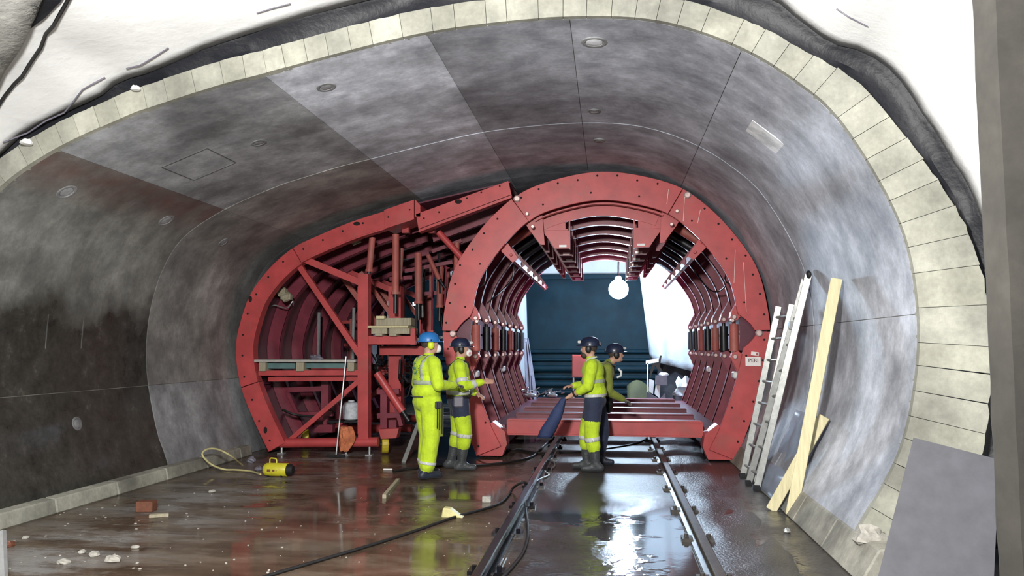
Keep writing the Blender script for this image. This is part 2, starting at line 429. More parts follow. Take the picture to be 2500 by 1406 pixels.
# ---- end face of the lining: board-marked blocks
l = INTR.near(-5.58, 0.5) ; i = 0
while l < INTR.len - 0.05:
    wd = random.choice((0.17, 0.19, 0.2, 0.2, 0.26)); e = min(l + wd, INTR.len)
    pr = random.uniform(0, 0.006)
    mb = MB(); mb.band(INTR.seg(l + 0.002, e - 0.002, 0.0, 3), INTR.seg(l + 0.002, e - 0.002, lambda q: -thick(q) * random.uniform(0.985, 1.03), 3), Y0 - pr, Y0 + 0.075)
    o = build(mb, 'board_mark', 'face', lin); t = random.uniform(0.9, 1.08); o.color = (t, t, t * random.uniform(0.96, 1.0), 1)
    l = e; i += 1

# ---- grout ports and patches on the lining
def frame_at(x, z, Y, inset=0.0):
    l = INTR.near(x, z); p = INTR.at(l, inset); a = INTR.at(l - 0.05); b = INTR.at(l + 0.05)
    t = Vector((b[0] - a[0], 0, b[1] - a[1])).normalized(); nrm = Vector((t.z, 0, -t.x))
    return Vector((p[0], Y, p[1])), t, nrm
def on_lining(px, py):            # where a picture ray meets the lining
    best = None
    for k in range(200):
        Y = Y0 + 0.03 * k; p = atY(px, py, Y); l = INTR.near(p.x, p.z); q = INTR.at(l)
        d = (Vector((p.x, p.z)) - Vector(q)).length
        if best is None or d < best[0]: best = (d, p.x, p.z, Y)
    return best[1:]
for px, py, rr in ((1450, 101, .115), (1455, 270, .075), (1460, 340, .075), (160, 470, .10), (405, 541, .10), (800, 210, .09), (630, 350, .08), (187, 1033, .075), (545, 590, .08)):
    x, z, Y = on_lining(px, py); c, t, nrm = frame_at(x, z, Y, 0.010 if Y > YJ else 0)
    mb = MB(); mb.lathe([(rr, -0.01), (rr, 0.006), (rr * 0.93, 0.009), (rr * 0.72, 0.009), (rr * 0.68, -0.004)], c, nrm, 22)
    o = build(mb, 'grout_port', 'patch', lin); o.color = (0.62, 0.62, 0.6, 1)
    mb = MB(); mb.lathe([(rr * 0.66, -0.004), (rr * 0.62, 0.007), (rr * 0.3, 0.011)], c, nrm, 18)
    d = build(mb, 'port_plug', 'patch', lin, smooth=False); d.color = (1.5, 1.5, 1.5, 1) if py == 101 else (0.75, 0.75, 0.74, 1)
def patch(px, py, w_, l_, col, frame=False):
    x, z, Y = on_lining(px, py); c, t, nrm = frame_at(x, z, Y, 0.010 if Y > YJ else 0)
    rot = Matrix((t, Vector((0, 1, 0)), nrm)).transposed()
    mb = MB()
    if frame:
        for sx_, sy_, dx, dy in ((0, l_ / 2, w_, .012), (0, -l_ / 2, w_, .012), (w_ / 2, 0, .012, l_), (-w_ / 2, 0, .012, l_)):
            mb.box(c + rot @ Vector((sx_, sy_, 0)), (dx, dy, 0.012), rot)
    else: mb.box(c, (w_, l_, 0.016), rot)
    o = build(mb, 'shutter_window_mark' if frame else 'repair_patch', 'patch', lin); o.color = (*col, 1)
patch(490, 402, 0.52, 0.62, (0.35, 0.34, 0.33), True)
patch(1878, 342, 0.46, 0.36, (2.2, 2.2, 2.15))
patch(160, 815, 0.55, 0.55, (0.4, 0.39, 0.36), True)

# ---- kerbs
kl = thing('trim_1'); struct(kl)
for j in range(8):
    ya, yb = 4.2 + j * 0.95, 4.2 + (j + 1) * 0.95
    mb = MB(); mb.prism([(-5.30, 0), (-5.33, 0.14), (-5.52, 0.16), (-5.6, 0.0)], ya + 0.004, min(yb, 11.2) - 0.004)
    o = build(mb, 'kerb_length', 'kerb', kl, bevel=0.012); t = random.uniform(0.85, 1.1); o.color = (t, t, t * 0.95, 1)
kr = thing('trim_2'); struct(kr)
for j in range(6):
    ya, yb = 5.65 + j * 0.98, 5.65 + (j + 1) * 0.98
    mb = MB(); mb.prism([(1.66, 0), (1.80, 0.235), (1.98, 0.25), (2.1, 0.0)], ya + 0.003, yb - 0.003)
    o = build(mb, 'kerb_length', 'kerb', kr, bevel=0.012); t = random.uniform(0.9, 1.05); o.color = (t, t * 0.97, t * 0.93, 1)

# ---- white membrane vault in front of the lining, black sheet showing behind its edge
YE = 6.22
epx = [(0, 388), (60, 331), (117, 302), (171, 274), (249, 238), (295, 203), (356, 185), (437, 153), (498, 125), (605, 89), (700, 60), (760, 42), (888, 8), (1050, -28), (1250, -52), (1450, -62),
       (1650, -50), (1780, -25), (1881, 2), (1928, 38), (1962, 64), (2026, 109), (2090, 126), (2150, 158), (2201, 209), (2248, 282), (2282, 329), (2321, 397), (2355, 448), (2385, 521), (2430, 640), (2460, 800), (2470, 950), (2440, 1200)]
EDGE = [(-5.75, 0.0), (-6.0, 0.8), (-6.08, 1.7), (-5.98, 2.5), (-5.7, 3.0)] + [xz(x, y, YE) for x, y in epx] + [(3.0, 0.0)]
EC = Curve2(EDGE)
def voff(l, y):
    dy = YE - y
    return -(0.02 + 0.10 * dy + (0.05 * math.sin(l * 3.1 + dy * 1.3) + 0.07 * mnoise.noise(Vector((l * 0.9, y * 0.9, 3.3)))) * min(1, dy * 1.6))
mb = MB(); N = 110; rows = []
ys = [YE, 6.1, 5.9, 5.6, 5.2, 4.8, 4.3, 3.7, 3.0, 2.2, 1.3, 0.3, -0.8, -2.2]
for y in ys:
    row = []
    for k in range(N + 1):
        l = EC.len * k / N; off = voff(l, y)
        x, z = EC.at(l, off); row.append((x, y, max(z, -0.02)))
    rows.append(row)
mb.grid(rows)
mem = tag(build(mb, 'waterproofing_membrane', 'membrane', smooth=True, solid=0.006), 'bright white waterproofing membrane draped overhead around the concrete tunnel mouth', 'membrane')
mb = MB(); rows = []
for j, q in enumerate((0.0, 0.25, 0.5, 0.75, 1.0)):
    row = []
    for k in range(161):
        u = k / 160; l = INTR.near(-5.58, 0.5) + (INTR.len - INTR.near(-5.58, 0.5)) * u
        a = Vector(INTR.at(l, -thick(l) + 0.03)); le = EC.near(a.x + (a.x + 0.5) * 0.03, a.y + 0.1); b = Vector(EC.at(le, -0.09))
        p = a.lerp(b, q)
        row.append((p.x, YE + 0.05 + 0.10 * math.sin(q * 3.1) + 0.05 * mnoise.noise(Vector((l * 2.2, q * 2, 0))) - 0.10 * q, p.y))
    rows.append(row)
mb.grid(rows)
tag(build(mb, 'black_membrane', 'black_sheet', smooth=True, solid=0.006), 'crumpled black sealing sheet showing between concrete rim and white membrane', 'sheet')

# dark tubes drawing shadow lines along the membrane overlaps, and a cable
def on_vault(px, py, lift=0.03):
    lo = None
    for k in range(260):
        Y = 6.2 - 0.02 * k
        p = atY(px, py, Y); l = EC.near(p.x, p.z); off = voff(l, Y); q = Vector(EC.at(l, off))
        d = (Vector((p.x, p.z)) - q).length
        if lo is None or d < lo[0]: lo = (d, p)
    p = lo[1]; c = Vector((-1.0, p.y, 1.8)); return p + (c - p).normalized() * lift
for pts, rr in (([(0, 345), (60, 322), (105, 292), (150, 272), (172, 245), (195, 215), (225, 198), (250, 185)], .007), ([(302, 163), (335, 155), (365, 138), (405, 112)], .006), ([(622, 26), (660, 14), (705, 2)], .005),
                ([(2050, 15), (2080, 35), (2125, 58)], .005)):
    mb = MB(); mb.tube([on_vault(*q) for q in pts], rr, 6); build(mb, 'seam_shadow_line', 'grey_box', mem)
mb = MB(); mb.tube([on_vault(*q, 0.05) for q in [(165, -30), (146, 5), (125, 42), (118, 55), (100, 75), (88, 108), (60, 150), (42, 180), (22, 200), (0, 228), (-30, 275)]], 0.014, 8)
tag(build(mb, 'black_cable', 'rubber', smooth=True), 'black cable hanging across the white membrane at upper left', 'cable')
# shotcrete showing past the membrane in the upper left corner
mb = MB(); rows = []
sh = [((-240, 480), (-120, 370), (-12, 150), (25, 88), (46, 44), (70, -14), (100, -80), (140, -170)), ((-330, 420), (-210, 300), (-70, 120), (-20, 50), (10, -20), (40, -80), (70, -150), (110, -240)),
      ((-480, 300), (-350, 180), (-200, 20), (-120, -60), (-90, -120), (-60, -180), (-20, -260), (30, -350))]
for r_ in sh: rows.append([tuple(on_vault(x, y, 0.10) + Vector((mnoise.noise(Vector((x * .02, y * .02, 0))), mnoise.noise(Vector((x * .02, y * .02, 5))), 0)) * 0.05) for x, y in r_])
mb.grid(rows); o = build(mb, 'wall_shotcrete', 'shot', smooth=True, solid=0.08, origin=(0, 0, 0)); struct(o)
mb = MB(); mb.grid([[tuple(on_vault(x, y, 0.045)) for x, y in ((58, 66), (75, 40), (95, -10), (120, -60))], [tuple(on_vault(x, y, 0.045)) for x, y in ((62, 60), (100, 34), (137, -5), (175, -60))]])
tag(build(mb, 'black_strip', 'black_sheet', solid=0.006), 'short black sheet strip between grey shotcrete and white membrane, upper left corner', 'sheet')

# ---- pillar at the right edge of the view, leaning board
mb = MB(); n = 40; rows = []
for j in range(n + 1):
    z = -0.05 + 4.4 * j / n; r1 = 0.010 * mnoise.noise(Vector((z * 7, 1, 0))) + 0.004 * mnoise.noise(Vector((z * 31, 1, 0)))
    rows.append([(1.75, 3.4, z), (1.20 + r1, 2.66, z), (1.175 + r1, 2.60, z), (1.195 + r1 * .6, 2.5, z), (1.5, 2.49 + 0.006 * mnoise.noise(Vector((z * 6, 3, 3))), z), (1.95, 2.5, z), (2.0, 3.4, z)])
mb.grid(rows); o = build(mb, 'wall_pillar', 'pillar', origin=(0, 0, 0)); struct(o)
mb = MB(); a, b_, d_ = atY(2230, 1068, 5.5), atY(2440, 1122, 5.3), atY(2120, 1500, 5.2); c_ = b_ + (d_ - a) * 1.05 + (b_ - a) * .35
nn = (d_ - a).cross(b_ - a).normalized() * 0.02
mb.add([a, b_, c_, d_, a - nn, b_ - nn, c_ - nn, d_ - nn], [(0, 1, 2, 3), (7, 6, 5, 4), (0, 4, 5, 1), (1, 5, 6, 2), (2, 6, 7, 3), (3, 7, 4, 0)])
tag(build(mb, 'leaning_board', 'greyply'), 'dark grey board leaning against the lining beside the right pillar', 'board')

# ---- the space behind the formwork: membrane walls, teal bulkhead
bk = thing('wall_back'); struct(bk)
YB = 22.0
mb = MB(); mb.box((-1.9, YB + 0.1, 1.5), (10.5, 0.1, 4.35)); build(mb, 'steel_sheet', 'teal', bk)
for y_, hgt, dp in ((858, .13, .10), (878, .10, .05), (900, .20, .16), (921, .12, .06), (938, .17, .14), (958, .12, .07)):
    z = atY(1450, y_, YB).z
    mb = MB(); mb.tube([(-7, YB, z), (3.2, YB, z)], hgt / 2, 10); build(mb, 'wale_pipe', 'teal', bk, smooth=True)
mb = MB(); mb.box((-1.9, YB + 0.02, atY(1400, 676, YB).z), (10.4, 0.12, 0.12)); build(mb, 'top_rail', 'teal', bk)
mb = MB(); mb.grid([[(x, YB + 0.45 + 0.1 * mnoise.noise(Vector((x * 1.3, z, 0))), z) for x in [-6.5 + 0.5 * i for i in range(20)]] for z in [2.6 + 0.3 * j for j in range(9)]])
build(mb, 'membrane_end', 'membrane', bk, smooth=True, solid=0.006)
mb = MB(); rows = []
BV = Curve2([(-6.4, 0.0), (-6.6, 1.6), (-6.2, 3.2), (-4.6, 4.3), (-2.4, 4.75), (0.0, 4.85), (1.6, 4.4), (2.7, 3.2), (3.1, 1.8), (2.9, 0.0)])
for j in range(9):
    y = YR - 0.1 + j * 0.65
    rows.append([(*[BV.at(BV.len * k / 60, 0.10 * mnoise.noise(Vector((k * .35, y * .8, 7))))[0]], y, BV.at(BV.len * k / 60, 0.10 * mnoise.noise(Vector((k * .35, y * .8, 7))))[1]) for k in range(61)])
mb.grid(rows); tag(build(mb, 'rear_membrane', 'membrane', smooth=True, solid=0.006), 'white membrane lining the roof and sides of the tunnel behind the formwork', 'membrane')
def hang_sheet(name, px_top, px_bot, Ya, Yb, mat, label, fold=0.08, cat='sheet', n=24):
    rows = []
    for j in range(15):
        t = j / 14; row = []
        for k in range(n + 1):
            u = k / n; Y = Ya + (Yb - Ya) * u
            xa = px_top[0][0] + (px_top[1][0] - px_top[0][0]) * u; ya = px_top[0][1] + (px_top[1][1] - px_top[0][1]) * u
            xb = px_bot[0][0] + (px_bot[1][0] - px_bot[0][0]) * u; yb = px_bot[0][1] + (px_bot[1][1] - px_bot[0][1]) * u
            p = atY(xa + (xb - xa) * t, ya + (yb - ya) * t, Y)
            p.y += fold * mnoise.noise(Vector((u * 5, t * 1.2, 2.0))) * 2 + fold * 0.5 * math.sin(u * 19 + t * 2)
            row.append(tuple(p))
        rows.append(row)
    m_ = MB(); m_.grid(rows); return tag(build(m_, name, mat, smooth=True, solid=0.005), label, cat)
hang_sheet('hanging_membrane', ((1555, 620), (1760, 640)), ((1588, 880), (1760, 925)), 19.2, 18.3, 'membrane_dull', 'crinkled white sheet hanging behind the right side of the formwork opening', 0.10)
hang_sheet('black_skirt_sheet', ((1606, 885), (1780, 918)), ((1600, 985), (1780, 1000)), 19.3, 18.5, 'black_sheet', 'dark blue-black sheet below the hanging white membrane at rear right', 0.03)
hang_sheet('side_membrane', ((1235, 690), (1284, 690)), ((1235, 945), (1290, 930)), 18.6, 19.4, 'membrane_dull', 'narrow white sheet at left edge of the formwork opening', 0.05)

# ================================================================== ARCH FORMWORK (right hand ring)
def px2(pts, Y): return [xz(x, y, Y) for x, y in pts]
AX = -0.10
half = [(1.73, 0.03), (1.98, 0.67), (2.16, 1.25), (2.24, 1.76), (2.19, 2.28), (2.07, 2.74), (1.82, 3.15), (1.48, 3.55), (1.03, 3.90), (0.45, 4.09), (-0.1, 4.16)]
ARC = Curve2([(2 * AX - x, z) for x, z in half] + half[::-1][1:])
FW = thing('arch_formwork', (AX, YF, 0.0)); tag(FW, 'red horseshoe steel arch formwork with wide plate ring around the tunnel opening', 'formwork')
LH, RH = ARC.near(-2.44, 1.82), ARC.near(2.24, 1.82)              # side hinges
LJ, RJ = ARC.near(-1.40, 3.80), ARC.near(1.06, 3.88)              # crown joints
NR = 7; RY = [YF + 0.06 + 0.99 * k for k in range(NR)]
def holes(crv, ls, off, Y, r=0.016):
    m_ = MB()
    for l in ls:
        x, z = crv.at(l, off + random.uniform(-.02, .02)); m_.lathe([(r, 0), (r, 0.004)], (x, Y, z), (0, -1, 0), 8)
    return m_
def plate(name, a, b, w0, ya, yb, extra_holes=True, n=26, wfun=None):
    m_ = MB(); m_.band(ARC.seg(a, b, 0, n), ARC.seg(a, b, wfun if wfun else w0, n), ya, yb)
    o = build(m_, name, 'red', FW, bevel=0.004)
    if extra_holes:
        h = holes(ARC, [a + 0.12 + 0.30 * q for q in range(int((b - a - 0.2) / 0.30) + 1)], 0.07, ya)
        for q in range(int((b - a) / 0.8)):
            x, z = ARC.at(a + 0.4 + 0.8 * q, w0 * 0.72); h.lathe([(0.015, 0), (0.015, 0.004)], (x, ya, z), (0, -1, 0), 8)
        tag(build(h, 'bolt_holes', 'hole', o), kind='stuff')
    return o
def taper(a, b, w0):       # the plate narrows towards the hinge, leaving the notch for the spindle
    def f(l):
        d = min(abs(l - LH), abs(l - RH)); return w0 if d > 0.30 else w0 * (0.50 + 0.50 * (d / 0.30) ** 1.4)
    return f
W = 0.42
crown = plate('crown_plate', LJ, RJ, W, YF - 0.02, YF + 0.03)
armL = plate('side_arm_plate', LH + 0.012, LJ - 0.01, W, YF - 0.05, YF + 0.0, wfun=taper(LH, LJ, W))
armR = plate('side_arm_plate', RJ + 0.008, RH - 0.012, W, YF - 0.02, YF + 0.03, wfun=taper(RJ, RH, W))
def legw(l):
    x, z = ARC.at(l); d = min(abs(l - LH), abs(l - RH))
    base = 0.36 if z > 0.3 else 0.36 + 0.03 * (0.3 - z) / 0.3
    return base if d > 0.30 else base * (0.50 + 0.50 * (d / 0.30) ** 1.4)
legL = plate('leg_plate', 0.0, LH - 0.012, W, YF - 0.02, YF + 0.03, wfun=legw)
legR = plate('leg_plate', RH + 0.012, ARC.len, W, YF - 0.02, YF + 0.03, wfun=legw)
# seam strips welded over the plates, scratches of bare primer
for a_, b_ in (((1632, 462), (1628, 498)), ((1672, 470), (1668, 540)), ((1795, 610), (1792, 690)), ((1815, 640), (1822, 760)), ((1710, 512), (1703, 545))):
    m_ = MB(); m_.bar(atY(*a_, YF - 0.022), atY(*b_, YF - 0.022), 0.006, 0.003); build(m_, 'scratch', 'pin', armR)
# outer skin sheets behind the front plates
for nm, a, b, par in (('skin_sheet', 0.03, LH - 0.02, legL), ('skin_sheet', LH + 0.02, LJ - 0.02, armL), ('skin_sheet', LJ + 0.02, RJ - 0.02, crown), ('skin_sheet', RJ + 0.02, RH - 0.02, armR), ('skin_sheet', RH + 0.02, ARC.len - 0.03, legR)):
    m_ = MB(); m_.band(ARC.seg(a, b, 0.004, 24), ARC.seg(a, b, 0.016, 24), YF + 0.03, YR - 0.05); build(m_, nm, 'red_skin', par, smooth=True)
# ribs with inner flange, one set per frame
def rib(par, a, b, Y, wd, first):
    m_ = MB(); n = max(8, int((b - a) / 0.12))
    if not first: m_.band(ARC.seg(a, b, 0.02, n), ARC.seg(a, b, wd, n), Y - 0.01, Y + 0.01)
    m_.band(ARC.seg(a, b, wd - 0.012, n), ARC.seg(a, b, wd + 0.004, n), Y - 0.01, Y + 0.085)
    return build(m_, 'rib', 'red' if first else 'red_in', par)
for k, Y in enumerate(RY):
    rib(legL, 0.12, LH - 0.30, Y, 0.33, k == 0); rib(legR, RH + 0.30, ARC.len - 0.12, Y, 0.33, k == 0)
    rib(armL, LH + 0.30, LJ - 0.16, Y, 0.33, k == 0); rib(armR, RJ + 0.16, RH - 0.30, Y, 0.33, k == 0)
    rib(crown, LJ + 0.10, RJ - 0.10, Y, 0.42 if k else 0.46, k == 0)
    if k < NR - 1:
        for par, a, b in ((armL, LH + 0.3, LJ - 0.2), (armR, RJ + 0.2, RH - 0.3), (legL, 0.3, LH - 0.3), (legR, RH + 0.3, ARC.len - 0.3)):
            m_ = MB()
            for q in range(3):
                l = a + (b - a) * (q + 0.5) / 3; x, z = ARC.at(l, 0.06); m_.box((x, (Y + RY[k + 1]) / 2, z), (0.06, 0.95, 0.06))
            build(m_, 'stringers', 'red_skin', par)
# inner crown girder set back from the plate
m_ = MB(); m_.band(ARC.seg(LJ + 0.16, RJ - 0.16, 0.38, 24), ARC.seg(LJ + 0.16, RJ - 0.16, 0.60, 24), YF + 0.28, YF + 0.32); build(m_, 'crown_girder', 'red', FW)
for k in range(1, NR):
    m_ = MB(); m_.band(ARC.seg(LJ + 0.22, RJ - 0.22, 0.52, 22), ARC.seg(LJ + 0.22, RJ - 0.22, 0.62, 22), RY[k] - 0.03, RY[k] + 0.06); build(m_, 'crown_girder', 'red_in', FW)
# hanging brackets of the crown (stepped plates) on both sides of every frame
brk = [(-1.02, 3.66), (-0.64, 3.72), (-0.64, 3.36), (-0.58, 3.34), (-0.58, 3.08), (-0.80, 3.08), (-0.88, 3.2), (-0.98, 3.34)]
for k in range(NR):
    Y = YF + 0.30 + 0.94 * k
    for sgn in (-1, 1):
        poly = brk if sgn < 0 else [(2 * AX - x, z) for x, z in brk][::-1]
        m_ = MB(); m_.prism(poly, Y, Y + 0.05)
        xs = [p[0] for p in poly]; xi = max(xs) if sgn < 0 else min(xs)
        m_.box((xi, Y + 0.06, 3.38), (0.02, 0.12, 0.62)); m_.box(((min(xs) + max(xs)) / 2, Y + 0.03, 3.36), (0.40, 0.10, 0.015))
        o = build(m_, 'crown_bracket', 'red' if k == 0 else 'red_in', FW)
        m_ = MB(); m_.box((xi + sgn * 0.10, Y - 0.006, 3.115), (0.11, 0.012, 0.035)); build(m_, 'slot_plate', 'white' if k % 2 == 0 else 'pin', o)
# hinge brackets, pins and spindles of the side joints
def pin(m_, x, Y, z, r=0.035, mi=0): m_.lathe([(r, 0), (r, 0.03), (r * 0.7, 0.04)], (x, Y, z), (0, -1, 0), 12, mi)
for sgn in (-1, 1):
    fx = (lambda x: x) if sgn > 0 else (lambda x: 2 * AX - x)
    for k, Y in enumerate(RY):
        yb = Y if k else YF + 0.04
        up = [(2.02, 2.38), (1.90, 2.42), (1.72, 2.10), (1.70, 2.02), (1.74, 1.97), (1.80, 1.99), (1.93, 2.12), (2.08, 2.14)]
        dn = [(2.06, 1.50), (1.92, 1.46), (1.80, 1.55), (1.72, 1.52), (1.70, 1.46), (1.73, 1.40), (1.83, 1.16), (1.98, 1.16)]
        for poly, par in ((up, armL if sgn < 0 else armR), (dn, legL if sgn < 0 else legR)):
            pl = [(fx(x), z) for x, z in poly]; pl = pl if sgn > 0 else pl[::-1]
            m_ = MB(); m_.prism(pl, yb, yb + 0.03); m_.prism(pl, yb + 0.09, yb + 0.12)
            build(m_, 'hinge_bracket', 'red' if k == 0 else 'red_in', par)
        for zp in (2.03, 1.47):
            m_ = MB(); pin(m_, fx(1.755), yb, zp); build(m_, 'hinge_pin', 'pin', FW)
        m_ = MB(); x = fx(1.76)
        m_.tube([(x, yb + 0.06, 1.49), (x, yb + 0.06, 1.55), (x, yb + 0.06, 1.55), (x, yb + 0.06, 1.93), (x, yb + 0.06, 1.93), (x, yb + 0.06, 2.02)], [0.03, 0.03, 0.066, 0.066, 0.03, 0.03], 12)
        build(m_, 'spindle', 'red_dusty' if k in (0, 2, 4) else 'dark', FW, smooth=True)
    # main pins of the side hinge and the crown joint on the front plates
    for x, z, r in ((fx(2.08), 1.80, 0.05), (fx(1.13), 3.78, 0.05), (fx(0.98), 3.55, 0.03), (fx(0.9), 3.36, 0.028), (fx(1.72), 1.98, 0.03)):
        m_ = MB(); pin(m_, x, YF - 0.05 if sgn < 0 else YF - 0.02, z, r); build(m_, 'joint_pin', 'pin', FW)
    # crown spindles: short cylinders across the crown joint, one per frame
    for k in range(NR):
        Y = YF + 0.12 + 0.95 * k
        a, b = Vector((fx(1.05), Y, 3.50)), Vector((fx(1.44), Y, 3.24))
        d = b - a
        m_ = MB(); m_.tube([a - d * .12, a + d * 0.02, a + d * .02, b - d * .02, b - d * .02, b + d * 0.12], [0.03, 0.03, 0.075, 0.075, 0.03, 0.03], 12)
        build(m_, 'crown_spindle', 'red_dusty' if k < 2 else 'dark', FW, smooth=True)
        for c1, c2 in (((0.86, 3.62), (1.0, 3.30)),):
            pl = [(fx(0.78), 3.62), (fx(0.98), 3.62), (fx(1.06), 3.5), (fx(0.98), 3.36), (fx(0.80), 3.12), (fx(0.74), 3.12)]
            m_ = MB(); m_.prism(pl if sgn > 0 else pl[::-1], Y + 0.02, Y + 0.05); build(m_, 'joint_bracket', 'red' if k == 0 else 'red_in', crown)
            pl = [(fx(1.62), 3.26), (fx(1.52), 3.16), (fx(1.22), 2.86), (fx(1.14), 2.92), (fx(1.20), 3.02), (fx(1.40), 3.30), (fx(1.5), 3.38)]
            m_ = MB(); m_.prism(pl if sgn > 0 else pl[::-1], Y + 0.02, Y + 0.05)
            pin(m_, fx(1.24), Y + 0.02, 2.97, 0.022); pin(m_, fx(1.35), Y + 0.02, 3.11, 0.022); build(m_, 'joint_bracket', 'red' if k == 0 else 'red_in', armL if sgn < 0 else armR)
    # longitudinal wale tying the bracket noses, white vibrator boxes
    m_ = MB(); m_.bar((fx(1.22), YF + 0.2, 2.93), (fx(1.22), YR - 0.1, 2.93), 0.09, 0.06); build(m_, 'wale', 'red', FW)
    for Y in ((RY[0] + 0.45), (RY[3] + 0.5)):
        m_ = MB(); x, z = ARC.at(ARC.near(fx(2.12), 1.15), 0.24); m_.box((x, Y, z), (0.22, 0.2, 0.10)); build(m_, 'vibrator_box', 'white', FW, bevel=0.015)
# foot sole boxes, floor beams
for sgn in (-1, 1):
    fx = (lambda x: x) if sgn > 0 else (lambda x: 2 * AX - x)
    pl = [(fx(1.72), 0.03), (fx(1.36), 0.03), (fx(1.29), 0.20), (fx(1.32), 0.38), (fx(1.50), 0.52), (fx(1.8), 0.3)]
    m_ = MB(); m_.prism(pl if sgn > 0 else pl[::-1], YF + 0.03, YF + 0.32); build(m_, 'foot', 'red', legL if sgn < 0 else legR)
    m_ = MB(); m_.bar((fx(1.46), YF + 0.3, 0.30), (fx(1.46), YR - 0.1, 0.30), 0.22, 0.30, (0, 0, 1)); build(m_, 'sole_beam', 'red_skin', FW)
    for Y in (YF + 0.75, YF + 3.1, YR - 0.6):
        m_ = MB(); m_.lathe([(0.07, -0.06), (0.14, -0.06), (0.14, 0.06), (0.07, 0.06)], (fx(1.42), Y, 0.14), (1, 0, 0), 16); build(m_, 'roller', 'dark', FW)
for k, Y in enumerate((YF + 0.32, YF + 1.5, YF + 2.7, YF + 3.9, YF + 5.1)):
    m_ = MB(); m_.box((AX, Y, 0.43), (2.84, 0.16, 0.20)); m_.box((AX, Y, 0.535), (2.80, 0.24, 0.02)); m_.box((AX, Y, 0.325), (2.80, 0.24, 0.02))
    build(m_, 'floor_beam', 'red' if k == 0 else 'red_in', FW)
for par, lh in ((legL, LH), (legR, RH)):      # web plates closing the notch behind each side hinge
    m_ = MB(); m_.band(ARC.seg(lh - 0.34, lh + 0.34, 0.02, 12), ARC.seg(lh - 0.34, lh + 0.34, 0.40, 12), YF + 0.10, YF + 0.13); build(m_, 'hinge_web', 'red_skin', par)
# loose hydraulic hoses looping along the ribs
def hose(pts, r=0.012, par=FW, mat='rubber', name='hose'):
    P = [Vector(p) for p in pts]; out = []
    for i in range(len(P) - 1):
        p0 = P[max(i - 1, 0)]; p1, p2 = P[i], P[i + 1]; p3 = P[min(i + 2, len(P) - 1)]
        for k in range(6):
            t = k / 6; out.append(0.5 * ((2 * p1) + (p2 - p0) * t + (2 * p0 - 5 * p1 + 4 * p2 - p3) * t * t + (3 * p1 - p0 - 3 * p2 + p3) * t ** 3))
    out.append(P[-1]); m_ = MB(); m_.tube(out, r, 6); return build(m_, name, mat, par, smooth=True)
hose([atY(1190, 600, 11.6), atY(1188, 640, 11.6), atY(1182, 690, 11.62), atY(1165, 700, 11.6), atY(1152, 692, 11.55)])
hose([atY(1256, 640, 12.9), atY(1250, 680, 12.9), atY(1235, 700, 12.8), atY(1210, 722, 12.4), atY(1190, 740, 12.3)])
hose([atY(1690, 645, 13.2), atY(1700, 670, 13.2), atY(1730, 705, 12.8), atY(1752, 712, 12.6), atY(1770, 700, 12.3)])
hose([atY(1775, 665, 11.7), atY(1770, 680, 11.65), atY(1775, 690, 11.6), atY(1788, 692, 11.5)])
hose([atY(1478, 520, 11.9), atY(1490, 530, 12), atY(1510, 532, 12), atY(1528, 520, 12), atY(1533, 514, 12)], 0.016)
# vibrator on the crown
m_ = MB(); c = atY(1468, 520, 12.2); m_.lathe([(0.05, -0.1), (0.07, -0.08), (0.07, 0.08), (0.05, 0.1)], c, (1, 0, 0), 12); m_.box(c + Vector((0, 0, 0.06)), (0.16, 0.12, 0.05)); build(m_, 'vibrator', 'rubble', FW)
# maker's plates on the right leg
m_ = MB(); c = atY(1838.5, 882.5, YF - 0.035); m_.box(c, (0.207, 0.006, 0.122)); o = build(m_, 'maker_plate', 'sign', legR)
for sx_ in (-0.088, 0.088):
    pass
lettering('PERI', 0.074, Matrix.Translation(c + Vector((0.004, -0.005, 0.014))) @ FACE_CAM, 'signtxt', legR)
m_ = MB(); c = atY(1843, 863.5, YF - 0.035); m_.box(c, (0.105, 0.005, 0.052), Matrix.Rotation(math.radians(8), 3, 'Y')); build(m_, 'small_tag', 'sign', legR)
m_ = MB(); m_.box(c + Vector((0.03, -0.004, -0.006)), (0.028, 0.003, 0.036), Matrix.Rotation(math.radians(8), 3, 'Y')); build(m_, 'tag_print', 'red_dusty', legR)
for dx, wx, hz in ((-0.035, 0.006, 0.03), (-0.02, 0.006, 0.03), (-0.005, 0.006, 0.03), (0.008, 0.006, 0.03)):
    pass

